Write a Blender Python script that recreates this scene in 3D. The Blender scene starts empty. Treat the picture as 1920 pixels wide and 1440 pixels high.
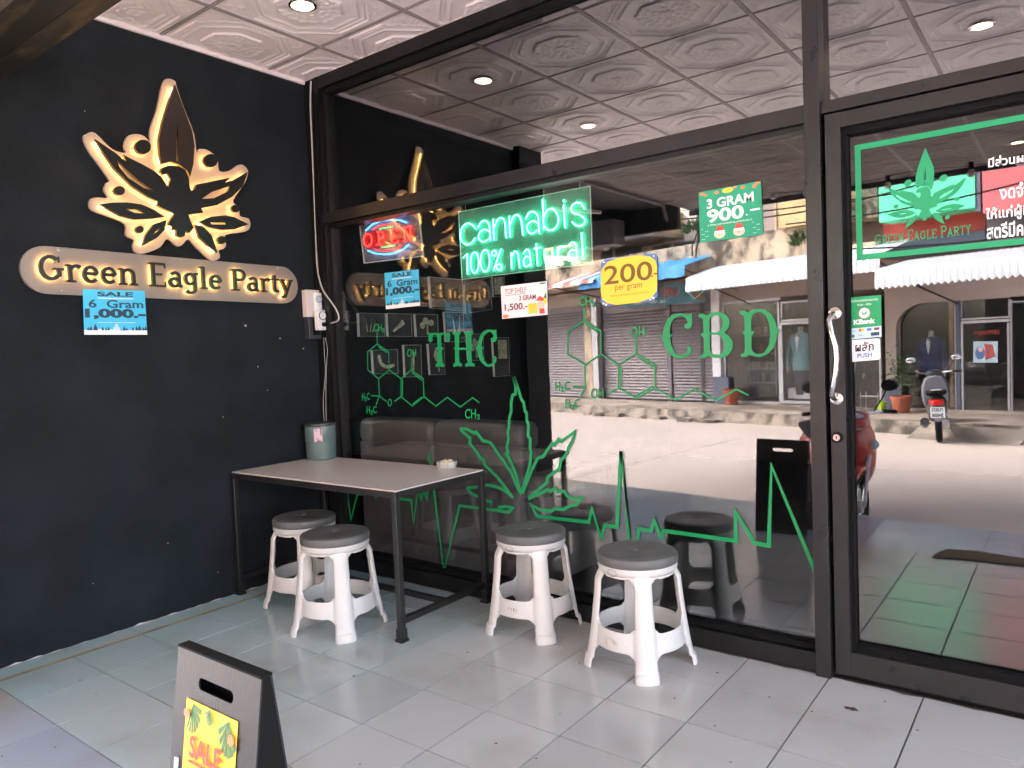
import bpy, bmesh, math, random
from mathutils import Vector, Matrix
from mathutils.geometry import tessellate_polygon
R = math.radians
sc = bpy.context.scene
COL = sc.collection
rnd = random.Random(7)

# ------------------------------------------------------------------ camera
CAM = Vector((3.49201464, -2.73331767, 1.2165))
CR = Vector((0.79551234, 0.60454873, -0.04099935)).normalized()
CF = Vector((-0.60592178, 0.79415431, -0.04666605)).normalized()
CU = CR.cross(CF).normalized()
FOC = 1385.0
cd = bpy.data.cameras.new('camera'); cam = bpy.data.objects.new('camera', cd); COL.objects.link(cam)
m3 = Matrix((CR, CU, -CF)).transposed()
cam.matrix_world = Matrix.Translation(CAM) @ m3.to_4x4()
cd.sensor_width = 36.0; cd.lens = 36.0 * FOC / 1920.0; cd.clip_start = 0.02; cd.clip_end = 400
sc.camera = cam

# ------------------------------------------------------------------ light
SUN_EL, SUN_AZ = R(42), R(-70)         # bright overcast, sun veiled high to the left
w = bpy.data.worlds.new('World'); sc.world = w; w.use_nodes = True
nt = w.node_tree; nt.nodes.clear()
sky = nt.nodes.new('ShaderNodeTexSky'); sky.sky_type = 'NISHITA'; sky.sun_disc = False
sky.sun_elevation = SUN_EL; sky.sun_rotation = SUN_AZ
sky.dust_density = 4.0; sky.air_density = 1.0; sky.ozone_density = 1.0
hs = nt.nodes.new('ShaderNodeHueSaturation'); hs.inputs['Saturation'].default_value = 0.62
bg = nt.nodes.new('ShaderNodeBackground'); bg.inputs['Strength'].default_value = 0.15
wo = nt.nodes.new('ShaderNodeOutputWorld')
nt.links.new(sky.outputs[0], hs.inputs['Color']); nt.links.new(hs.outputs[0], bg.inputs[0]); nt.links.new(bg.outputs[0], wo.inputs[0])
sd = bpy.data.lights.new('sun', 'SUN'); sd.energy = 1.1; sd.angle = R(35); sd.color = (1.0, 0.97, 0.93)
so = bpy.data.objects.new('sun', sd); COL.objects.link(so)
sdir = Vector((math.sin(SUN_AZ) * math.cos(SUN_EL), math.cos(SUN_AZ) * math.cos(SUN_EL), math.sin(SUN_EL)))
so.rotation_euler = sdir.to_track_quat('Z', 'Y').to_euler()
sc.view_settings.view_transform = 'Standard'; sc.view_settings.look = 'None'
sc.view_settings.gamma = 1.0; sc.view_settings.use_curve_mapping = False
sc.view_settings.exposure = 3.92
sc.render.engine = 'CYCLES'
sc.cycles.max_bounces = 12; sc.cycles.transparent_max_bounces = 24; sc.cycles.glossy_bounces = 6
sc.cycles.diffuse_bounces = 5; sc.cycles.transmission_bounces = 6; sc.cycles.sample_clamp_indirect = 6.0
sc.cycles.caustics_reflective = False; sc.cycles.caustics_refractive = False

# ------------------------------------------------------------------ maths helpers
YG = 0.05                                # the glass plane (a mirror for the street)
def ray(px, py):
    return CF + (px - 960) / FOC * CR - (py - 720) / FOC * CU
def hit(px, py, O, n, mir=False):
    C = CAM.copy(); D = ray(px, py)
    if mir:
        C.y = 2 * YG - C.y; D.y = -D.y
    t = (Vector(O) - C).dot(n) / D.dot(n)
    return C + D * t
class Plane:
    def __init__(s, O, ex, ey, n, mir=False):
        s.O = Vector(O); s.ex = Vector(ex).normalized(); s.ey = Vector(ey).normalized(); s.n = Vector(n).normalized(); s.mir = mir
    def uv(s, px, py, w=0):
        p = hit(px, py, s.O + s.n * w, s.n, s.mir) - s.O
        return (p.dot(s.ex), p.dot(s.ey))
    def P(s, u, v, w=0):
        return s.O + s.ex * u + s.ey * v + s.n * w
    def pts(s, L, w=0):
        return [s.uv(x, y, w) for x, y in L]
GL = Plane((0, 0.043, 0), (1, 0, 0), (0, 0, 1), (0, -1, 0))          # front of the shop glass
FR = Plane((0, 0, 0), (1, 0, 0), (0, 0, 1), (0, -1, 0))              # front of the black frame
WL = Plane((0, 0, 0), (0, 1, 0), (0, 0, 1), (1, 0, 0))               # black side wall
ne = Vector((-0.27, 1, 0)).normalized(); ee = Vector((1, 0.27, 0)).normalized()
FA = Plane((0, 0.1 - 12.7, 0), -ee, (0, 0, 1), ne, True)              # houses across the street
def crop(L, ox, oy, k):
    return [(ox + x / k, oy + y / k) for x, y in L]
def floor_pt(px, py, z=0, mir=False):
    return hit(px, py, (0, 0, z), Vector((0, 0, 1)), mir)

# ------------------------------------------------------------------ materials
def lin(c):
    c = c / 255.0
    return c / 12.92 if c <= 0.04045 else ((c + 0.055) / 1.055) ** 2.4
def rgb(r, g, b): return (lin(r), lin(g), lin(b), 1)
def node(nt, typ, **k):
    n = nt.nodes.new(typ)
    for a, v in k.items(): setattr(n, a, v)
    return n
def mat(name, col, rough=0.5, metal=0.0, var=0.0, vscale=3.0, bump=0.0, bscale=40.0, spec=0.5, emit=None, estr=0.0, coat=0.0,
        col2=None, mscale=2.0, mlo=0.45, mhi=0.62, stretch=(1, 1, 1), rvar=0.0, trans=0.0):
    m = bpy.data.materials.new(name); m.use_nodes = True
    nt = m.node_tree; b = nt.nodes['Principled BSDF']
    b.inputs['Base Color'].default_value = col; b.inputs['Roughness'].default_value = rough
    b.inputs['Metallic'].default_value = metal; b.inputs['Specular IOR Level'].default_value = spec
    b.inputs['Coat Weight'].default_value = coat
    if trans: b.inputs['Transmission Weight'].default_value = trans
    if emit: b.inputs['Emission Color'].default_value = emit; b.inputs['Emission Strength'].default_value = estr
    if var or bump or col2 or rvar:
        geo = node(nt, 'ShaderNodeNewGeometry'); mp = node(nt, 'ShaderNodeMapping'); mp.inputs['Scale'].default_value = stretch
        nt.links.new(geo.outputs['Position'], mp.inputs['Vector'])
        cur = None
        if col2:
            n2 = node(nt, 'ShaderNodeTexNoise'); n2.inputs['Scale'].default_value = mscale; n2.inputs['Detail'].default_value = 8; n2.inputs['Roughness'].default_value = 0.62
            nt.links.new(mp.outputs[0], n2.inputs['Vector'])
            mr = node(nt, 'ShaderNodeMapRange'); mr.inputs['From Min'].default_value = mlo; mr.inputs['From Max'].default_value = mhi
            nt.links.new(n2.outputs['Fac'], mr.inputs['Value'])
            mx = node(nt, 'ShaderNodeMix', data_type='RGBA'); mx.inputs['A'].default_value = col; mx.inputs['B'].default_value = col2
            nt.links.new(mr.outputs[0], mx.inputs['Factor']); cur = mx.outputs['Result']
        if var:
            n1 = node(nt, 'ShaderNodeTexNoise'); n1.inputs['Scale'].default_value = vscale; n1.inputs['Detail'].default_value = 6
            nt.links.new(mp.outputs[0], n1.inputs['Vector'])
            mr = node(nt, 'ShaderNodeMapRange'); mr.inputs['From Min'].default_value = 0.3; mr.inputs['From Max'].default_value = 0.7
            mr.inputs['To Min'].default_value = 1 - var; mr.inputs['To Max'].default_value = 1 + var
            nt.links.new(n1.outputs['Fac'], mr.inputs['Value'])
            mx = node(nt, 'ShaderNodeVectorMath', operation='SCALE')
            if cur: nt.links.new(cur, mx.inputs[0])
            else: mx.inputs[0].default_value = col[:3]
            nt.links.new(mr.outputs[0], mx.inputs['Scale']); cur = mx.outputs[0]
        if cur: nt.links.new(cur, b.inputs['Base Color'])
        if rvar:
            n4 = node(nt, 'ShaderNodeTexNoise'); n4.inputs['Scale'].default_value = vscale * 2.3; n4.inputs['Detail'].default_value = 5
            nt.links.new(mp.outputs[0], n4.inputs['Vector'])
            mr = node(nt, 'ShaderNodeMapRange'); mr.inputs['To Min'].default_value = max(0.02, rough - rvar); mr.inputs['To Max'].default_value = rough + rvar
            nt.links.new(n4.outputs['Fac'], mr.inputs['Value']); nt.links.new(mr.outputs[0], b.inputs['Roughness'])
        if bump:
            n3 = node(nt, 'ShaderNodeTexNoise'); n3.inputs['Scale'].default_value = bscale; n3.inputs['Detail'].default_value = 5
            nt.links.new(mp.outputs[0], n3.inputs['Vector'])
            bp = node(nt, 'ShaderNodeBump'); bp.inputs['Strength'].default_value = bump; bp.inputs['Distance'].default_value = 0.01
            nt.links.new(n3.outputs['Fac'], bp.inputs['Height']); nt.links.new(bp.outputs[0], b.inputs['Normal'])
    return m
def emis(name, col, s):
    m = bpy.data.materials.new(name); m.use_nodes = True; nt = m.node_tree; nt.nodes.clear()
    e = node(nt, 'ShaderNodeEmission'); e.inputs[0].default_value = col; e.inputs[1].default_value = s
    o = node(nt, 'ShaderNodeOutputMaterial'); nt.links.new(e.outputs[0], o.inputs[0]); return m
def glassmat(name, base_r, tint, film=(0.9, 0.9, 0.9, 1)):
    """tinted pane: mirror coat over see-through tint, more mirror at grazing angles"""
    m = bpy.data.materials.new(name); m.use_nodes = True; nt = m.node_tree; nt.nodes.clear()
    ge = node(nt, 'ShaderNodeNewGeometry'); dt = node(nt, 'ShaderNodeVectorMath', operation='DOT_PRODUCT')
    nt.links.new(ge.outputs['Incoming'], dt.inputs[0]); nt.links.new(ge.outputs['Normal'], dt.inputs[1])
    ab = node(nt, 'ShaderNodeMath', operation='ABSOLUTE'); nt.links.new(dt.outputs['Value'], ab.inputs[0])
    om = node(nt, 'ShaderNodeMath', operation='SUBTRACT'); om.inputs[0].default_value = 1.0; nt.links.new(ab.outputs[0], om.inputs[1])
    pw = node(nt, 'ShaderNodeMath', operation='POWER'); nt.links.new(om.outputs[0], pw.inputs[0]); pw.inputs[1].default_value = 5.0
    lw = node(nt, 'ShaderNodeMath', operation='MULTIPLY_ADD'); nt.links.new(pw.outputs[0], lw.inputs[0]); lw.inputs[1].default_value = 0.96; lw.inputs[2].default_value = 0.04
    mr = node(nt, 'ShaderNodeMath', operation='MULTIPLY_ADD'); mr.inputs[1].default_value = 1 - base_r; mr.inputs[2].default_value = base_r
    nt.links.new(lw.outputs[0], mr.inputs[0])
    g = node(nt, 'ShaderNodeBsdfGlossy'); g.inputs['Roughness'].default_value = 0.0; g.inputs['Color'].default_value = film
    t = node(nt, 'ShaderNodeBsdfTransparent'); t.inputs[0].default_value = tint
    mx = node(nt, 'ShaderNodeMixShader'); nt.links.new(mr.outputs[0], mx.inputs[0]); nt.links.new(t.outputs[0], mx.inputs[1]); nt.links.new(g.outputs[0], mx.inputs[2])
    o = node(nt, 'ShaderNodeOutputMaterial'); nt.links.new(mx.outputs[0], o.inputs[0]); return m

M = {}
M['wall'] = mat('black_wall_paint', rgb(16, 25, 32), 0.62, var=0.4, vscale=3.0, bump=0.8, bscale=170, spec=0.25, col2=rgb(27, 32, 38), mscale=1.6, mlo=.4, mhi=.75, rvar=0.14)
M['frame'] = mat('black_anodised_aluminium', rgb(21, 20, 21), 0.36, metal=0.2, var=0.15, vscale=5, rvar=0.08)
M['frame2'] = mat('bronze_black_aluminium', rgb(42, 40, 41), 0.3, metal=0.3, var=0.15, vscale=4, rvar=0.08)
M['rubber'] = mat('black_rubber', rgb(12, 12, 14), 0.75, spec=0.2)
M['tin'] = mat('white_pressed_tin', rgb(228, 220, 223), 0.38, var=0.04, vscale=3, bump=0.1, bscale=120)
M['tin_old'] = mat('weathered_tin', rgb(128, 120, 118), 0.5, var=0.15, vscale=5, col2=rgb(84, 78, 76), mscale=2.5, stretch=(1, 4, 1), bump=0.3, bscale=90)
M['tbar'] = mat('grey_ceiling_bar', rgb(150, 143, 144), 0.5, var=0.08)
M['white'] = mat('white_plastic', rgb(226, 226, 226), 0.35, var=0.04, vscale=6)
M['stool'] = mat('white_stool_plastic', rgb(206, 203, 201), 0.3, var=0.05, vscale=7, bump=0.04, bscale=60, rvar=0.08)
M['seat'] = mat('grey_seat_plastic', rgb(92, 91, 92), 0.42, var=0.08, vscale=9, bump=0.25, bscale=420)
M['steel_black'] = mat('black_painted_steel', rgb(28, 27, 28), 0.4, var=0.3, vscale=9, bump=0.1, bscale=80, col2=rgb(120, 116, 112), mscale=30, mlo=0.71, mhi=0.74)
M['tabletop'] = mat('pale_laminate', rgb(205, 194, 192), 0.33, var=0.03, vscale=4, col2=rgb(150, 140, 138), mscale=14, mlo=0.72, mhi=0.78)
M['green'] = mat('green_vinyl', rgb(0, 140, 80), 0.45, var=0.05, vscale=4)
M['green2'] = mat('green_vinyl_frosted', rgb(20, 150, 98), 0.5, var=0.05)
M['cream2'] = mat('grey_cream_acrylic', rgb(132, 122, 116), 0.4, var=0.04)
M['cream'] = mat('cream_acrylic', rgb(180, 160, 144), 0.4, var=0.04)
M['led'] = emis('warm_led', (1.0, 0.58, 0.18, 1), 2.3)
M['dotled'] = emis('warm_led_dot', (1.0, 0.72, 0.35, 1), 14.0)
M['letter'] = mat('black_channel_letter', rgb(16, 15, 15), 0.3, var=0.1)
M['leaf_black'] = mat('black_acrylic_brown_sheen', rgb(50, 41, 36), 0.22, var=0.1)  # black leaf piece, its glossy brown sheen put into the colour
M['letter_side'] = mat('brass_letter_return', rgb(120, 98, 52), 0.4, metal=0.5)
M['paper_blue'] = mat('cyan_print', rgb(70, 190, 232), 0.4)
M['ink'] = mat('dark_ink', rgb(38, 62, 84), 0.5)
M['ink_black'] = mat('black_ink', rgb(24, 24, 26), 0.5)
M['ink_red'] = mat('dark_red_ink', rgb(120, 52, 52), 0.5)
M['paper_white'] = mat('white_paper', rgb(240, 232, 236), 0.5)
M['print_white'] = mat('white_print', rgb(236, 240, 242), 0.5)
M['print_yellow'] = mat('yellow_print', rgb(252, 208, 70), 0.5)
M['print_brown'] = mat('brown_print', rgb(118, 84, 30), 0.5)
M['print_blue'] = mat('blue_print', rgb(92, 124, 186), 0.5)
M['print_green'] = mat('green_print', rgb(34, 160, 120), 0.5)
M['print_dgreen'] = mat('dark_green_print', rgb(58, 128, 92), 0.5)
M['print_red'] = mat('red_print', rgb(222, 84, 66), 0.5)
M['print_pink'] = mat('skin_print', rgb(240, 202, 182), 0.5)
M['print_orange'] = mat('orange_print', rgb(240, 140, 96), 0.5)
M['print_lblue'] = mat('pale_blue_print', rgb(196, 222, 236), 0.5)
M['bank_green'] = mat('bank_green_print', rgb(0, 150, 92), 0.4)
M['steel'] = mat('brushed_steel', rgb(205, 200, 195), 0.18, metal=1.0, var=0.05)
M['chrome'] = mat('chrome', rgb(215, 215, 215), 0.08, metal=1.0)
M['sofa'] = mat('charcoal_vinyl', rgb(92, 88, 88), 0.34, var=0.2, vscale=6, bump=1.0, bscale=9)
M['dark'] = mat('interior_black', rgb(26, 26, 28), 0.7)
M['darkfloor'] = mat('interior_floor', rgb(92, 88, 86), 0.35)
M['teal_plastic'] = mat('grey_teal_plastic', rgb(92, 112, 112), 0.35, var=0.06, vscale=8)
M['tin_dark'] = mat('dark_plastic', rgb(52, 54, 58), 0.4)
M['board'] = mat('black_corrugated_plastic', rgb(30, 28, 33), 0.42, var=0.08, vscale=3, bump=0.15, bscale=120, stretch=(4, 0.2, 0.2))
M['acrylic'] = None
M['road'] = mat('street_concrete', rgb(188, 172, 163), 0.8, var=0.08, vscale=0.9, bump=0.3, bscale=60, col2=rgb(184, 170, 162), mscale=0.35)
M['pave'] = mat('pavement_concrete', rgb(176, 160, 148), 0.85, var=0.15, vscale=2, bump=0.4, bscale=40, col2=rgb(130, 120, 110), mscale=1.2)
M['kerb'] = mat('weathered_kerb', rgb(160, 146, 134), 0.9, var=0.2, vscale=4, bump=0.8, bscale=30, col2=rgb(86, 80, 72), mscale=3.5, mlo=0.45, mhi=0.6)
M['stain'] = mat('stained_concrete', rgb(196, 176, 152), 0.9, var=0.15, vscale=2, bump=0.4, bscale=30, col2=rgb(88, 80, 72), mscale=2.4, mlo=0.47, mhi=0.6, stretch=(1, 1, 0.7))
M['stain_yellow'] = mat('yellowed_concrete', rgb(216, 184, 136), 0.9, var=0.12, vscale=2, bump=0.3, col2=rgb(150, 128, 98), mscale=1.6, mlo=0.52, mhi=0.68)
M['cream_wall'] = mat('cream_render', rgb(240, 228, 218), 0.85, var=0.04, vscale=1.2, col2=rgb(216, 200, 184), mscale=0.8)
M['beige_wall'] = mat('beige_render', rgb(172, 156, 148), 0.85, var=0.05, vscale=1.2)
M['grey_blue'] = mat('blue_grey_paint', rgb(92, 100, 118), 0.6, var=0.06)
M['shutter'] = mat('grey_roller_shutter', rgb(116, 108, 112), 0.5, metal=0.2, var=0.1, vscale=2)
M['vent'] = mat('dark_vent', rgb(50, 46, 44), 0.7)
M['alu'] = mat('pale_aluminium', rgb(190, 188, 192), 0.4, metal=0.3, var=0.04)
M['shopglass'] = glassmat('shop_window_glass', 0.0, (0.92, 0.92, 0.92, 1))
M['shop_in'] = mat('dim_shop_interior', rgb(58, 52, 50), 0.8, var=0.2, vscale=2)
M['awn_white'] = mat('white_awning', rgb(236, 236, 240), 0.5, var=0.04, vscale=3)
M['awn_blue'] = mat('blue_tarpaulin', rgb(60, 150, 215), 0.5, var=0.15, vscale=3)
M['awn_red'] = mat('faded_red_stripe', rgb(170, 110, 104), 0.6, var=0.1)
M['mint'] = mat('mint_sign', rgb(90, 225, 170), 0.5, var=0.04)
M['redbox'] = mat('red_sign', rgb(190, 66, 56), 0.5, var=0.08)
M['pinkred'] = mat('faded_red_panel', rgb(205, 96, 100), 0.5, var=0.05)
M['dgrey'] = mat('dark_grey_panel', rgb(96, 94, 98), 0.6, var=0.08)
M['banner'] = mat('teal_banner', rgb(70, 120, 130), 0.6, var=0.2, vscale=3)
M['terracotta'] = mat('terracotta', rgb(176, 100, 74), 0.8, var=0.1)
M['leaf'] = mat('leaf_green', rgb(58, 84, 42), 0.6, var=0.4, vscale=14)
M['bark'] = mat('bark', rgb(100, 84, 66), 0.9)
M['lime'] = mat('lime_plastic', rgb(170, 215, 40), 0.5)
M['suit_teal'] = mat('teal_cloth', rgb(130, 176, 186), 0.9)
M['suit_navy'] = mat('navy_cloth', rgb(50, 68, 120), 0.9)
M['suit_black'] = mat('black_cloth', rgb(24, 24, 30), 0.9)
M['bulb'] = mat('frosted_bulb', rgb(200, 196, 190), 0.15, spec=0.7)
M['red_paint'] = mat('red_motorbike_paint', rgb(186, 52, 36), 0.22, coat=0.6, var=0.05)
M['black_paint'] = mat('black_scooter_plastic', rgb(30, 30, 33), 0.3, coat=0.3)
M['grey_paint'] = mat('grey_scooter_paint', rgb(112, 112, 122), 0.3, coat=0.3)
M['lens_red'] = mat('red_lamp_lens', rgb(190, 30, 26), 0.2)
M['lens_clear'] = mat('clear_lamp_lens', rgb(190, 200, 215), 0.1)
M['mirror'] = mat('mirror_glass', rgb(235, 238, 240), 0.03, metal=1.0)
M['matbrown'] = mat('brown_coir', rgb(120, 104, 78), 0.95, bump=0.8, bscale=300)
M['sealant'] = mat('tan_sealant', rgb(150, 130, 98), 0.9, var=0.25, vscale=12)
M['grout'] = mat('grey_grout', rgb(92, 92, 90), 0.8, var=0.3, vscale=12)
M['cable'] = mat('white_cable', rgb(190, 188, 184), 0.4)
M['granite'] = mat('dark_marbled_cladding', rgb(24, 23, 20), 0.5, var=0.4, vscale=6, col2=rgb(84, 68, 46), mscale=5.0, mlo=0.5, mhi=0.75, stretch=(0.7, 3, 1))
M['bulkwhite'] = mat('white_casing', rgb(205, 196, 192), 0.5)
M['sky_blue_tile'] = None
M['lamp'] = emis('lamp_glow', (1.0, 0.76, 0.45, 1), 2.5)
M['neon'] = emis('green_neon_halo', (0.0, 1.0, 0.36, 1), 0.9)
M['neon_core'] = emis('green_neon_core', (0.13, 0.95, 0.72, 1), 0.95)
M['neon_red'] = emis('red_led', (1.0, 0.05, 0.04, 1), 0.3)
M['neon_blue'] = emis('blue_led', (0.08, 0.4, 1.0, 1), 0.45)
M['neon_grn'] = emis('dim_green_led', (0.12, 0.6, 0.18, 1), 0.25)
M['neon_white'] = emis('white_led', (1.0, 0.72, 0.7, 1), 1.2)

def milky(name, col, f):
    m = bpy.data.materials.new(name); m.use_nodes = True; nt = m.node_tree; nt.nodes.clear()
    t = node(nt, 'ShaderNodeBsdfTransparent'); d = node(nt, 'ShaderNodeBsdfDiffuse'); d.inputs[0].default_value = col
    mx = node(nt, 'ShaderNodeMixShader'); mx.inputs[0].default_value = f
    g = node(nt, 'ShaderNodeBsdfGlossy'); g.inputs['Roughness'].default_value = 0.02; m2 = node(nt, 'ShaderNodeMixShader'); m2.inputs[0].default_value = 0.04
    nt.links.new(t.outputs[0], mx.inputs[1]); nt.links.new(d.outputs[0], mx.inputs[2])
    nt.links.new(mx.outputs[0], m2.inputs[1]); nt.links.new(g.outputs[0], m2.inputs[2])
    o = node(nt, 'ShaderNodeOutputMaterial'); nt.links.new(m2.outputs[0], o.inputs[0]); return m
M['acrylic'] = milky('halo_green_acrylic', (0.30, 0.9, 0.6, 1), 0.22)  # clear panel; green put into its colour to carry the tubes' halo
M['acrylic2'] = milky('clear_acrylic_red', (0.8, 0.8, 0.85, 1), 0.2)
M['acr_edge'] = milky('acrylic_edge', (0.8, 0.95, 0.9, 1), 0.75)
M['ashglass'] = milky('ashtray_glass', (0.9, 0.92, 0.88, 1), 0.3)
M['pane_low'] = glassmat('tinted_lower_pane', 0.05, (0.90, 0.90, 0.90, 1))
M['pane_up'] = glassmat('upper_pane', 0.17, (0.6, 0.6, 0.6, 1))
M['pane_door'] = glassmat('door_pane', 0.08, (0.66, 0.66, 0.66, 1))

def tilemat(name, base, teal, rough):
    m = bpy.data.materials.new(name); m.use_nodes = True; nt = m.node_tree; b = nt.nodes['Principled BSDF']; L = nt.links
    geo = node(nt, 'ShaderNodeNewGeometry'); oi = node(nt, 'ShaderNodeObjectInfo')
    n1 = node(nt, 'ShaderNodeTexNoise'); n1.inputs['Scale'].default_value = 1.1; n1.inputs['Detail'].default_value = 4; L.new(geo.outputs['Position'], n1.inputs['Vector'])
    sx = node(nt, 'ShaderNodeSeparateXYZ'); L.new(geo.outputs['Position'], sx.inputs[0])
    a = node(nt, 'ShaderNodeMath', operation='MULTIPLY_ADD'); a.inputs[1].default_value = -0.34; a.inputs[2].default_value = 0.42; L.new(sx.outputs['X'], a.inputs[0])
    a2 = node(nt, 'ShaderNodeMath', operation='ADD'); L.new(a.outputs[0], a2.inputs[0]); L.new(n1.outputs['Fac'], a2.inputs[1])
    mr = node(nt, 'ShaderNodeMapRange'); mr.inputs['From Min'].default_value = 0.35; mr.inputs['From Max'].default_value = 0.95; L.new(a2.outputs[0], mr.inputs['Value'])
    mx = node(nt, 'ShaderNodeMix', data_type='RGBA'); mx.inputs['A'].default_value = base; mx.inputs['B'].default_value = teal; L.new(mr.outputs[0], mx.inputs['Factor'])
    # warm dirt
    n2 = node(nt, 'ShaderNodeTexNoise'); n2.inputs['Scale'].default_value = 2.3; n2.inputs['Detail'].default_value = 8; L.new(geo.outputs['Position'], n2.inputs['Vector'])
    m2 = node(nt, 'ShaderNodeMapRange'); m2.inputs['From Min'].default_value = 0.5; m2.inputs['From Max'].default_value = 0.72; m2.inputs['To Max'].default_value = 0.45; L.new(n2.outputs['Fac'], m2.inputs['Value'])
    mx2 = node(nt, 'ShaderNodeMix', data_type='RGBA'); L.new(mx.outputs['Result'], mx2.inputs['A']); mx2.inputs['B'].default_value = rgb(150, 140, 126); L.new(m2.outputs[0], mx2.inputs['Factor'])
    # small black specks
    n3 = node(nt, 'ShaderNodeTexNoise'); n3.inputs['Scale'].default_value = 45; n3.inputs['Detail'].default_value = 1; L.new(geo.outputs['Position'], n3.inputs['Vector'])
    m3_ = node(nt, 'ShaderNodeMapRange'); m3_.inputs['From Min'].default_value = 0.79; m3_.inputs['From Max'].default_value = 0.82; L.new(n3.outputs['Fac'], m3_.inputs['Value'])
    mx3 = node(nt, 'ShaderNodeMix', data_type='RGBA'); L.new(mx2.outputs['Result'], mx3.inputs['A']); mx3.inputs['B'].default_value = rgb(50, 46, 42); L.new(m3_.outputs[0], mx3.inputs['Factor'])
    rv = node(nt, 'ShaderNodeMapRange'); rv.inputs['To Min'].default_value = 0.93; rv.inputs['To Max'].default_value = 1.06; L.new(oi.outputs['Random'], rv.inputs['Value'])
    vs = node(nt, 'ShaderNodeVectorMath', operation='SCALE'); L.new(mx3.outputs['Result'], vs.inputs[0]); L.new(rv.outputs[0], vs.inputs['Scale']); L.new(vs.outputs[0], b.inputs['Base Color'])
    # slate relief: streaks
    mp = node(nt, 'ShaderNodeMapping'); mp.inputs['Rotation'].default_value = (0, 0, R(-24)); mp.inputs['Scale'].default_value = (9, 34, 20)
    L.new(geo.outputs['Position'], mp.inputs['Vector'])
    n4 = node(nt, 'ShaderNodeTexNoise'); n4.inputs['Scale'].default_value = 1.6; n4.inputs['Detail'].default_value = 7; n4.inputs['Roughness'].default_value = 0.6; L.new(mp.outputs[0], n4.inputs['Vector'])
    bp = node(nt, 'ShaderNodeBump'); bp.inputs['Strength'].default_value = 0.10; bp.inputs['Distance'].default_value = 0.006
    L.new(n4.outputs['Fac'], bp.inputs['Height']); L.new(bp.outputs[0], b.inputs['Normal'])
    r2 = node(nt, 'ShaderNodeMapRange'); r2.inputs['To Min'].default_value = rough - 0.06; r2.inputs['To Max'].default_value = rough + 0.14; L.new(n4.outputs['Fac'], r2.inputs['Value']); L.new(r2.outputs[0], b.inputs['Roughness'])
    b.inputs['Specular IOR Level'].default_value = 0.6
    return m
M['tile'] = tilemat('grey_slate_tile', rgb(180, 180, 178), rgb(156, 186, 192), 0.11)
M['sky_blue_tile'] = tilemat('sky_tinted_glazed_tile', rgb(168, 182, 206), rgb(160, 158, 150), 0.12)  # blue base colour carries the sky's reflection on top of the tile's own

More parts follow.
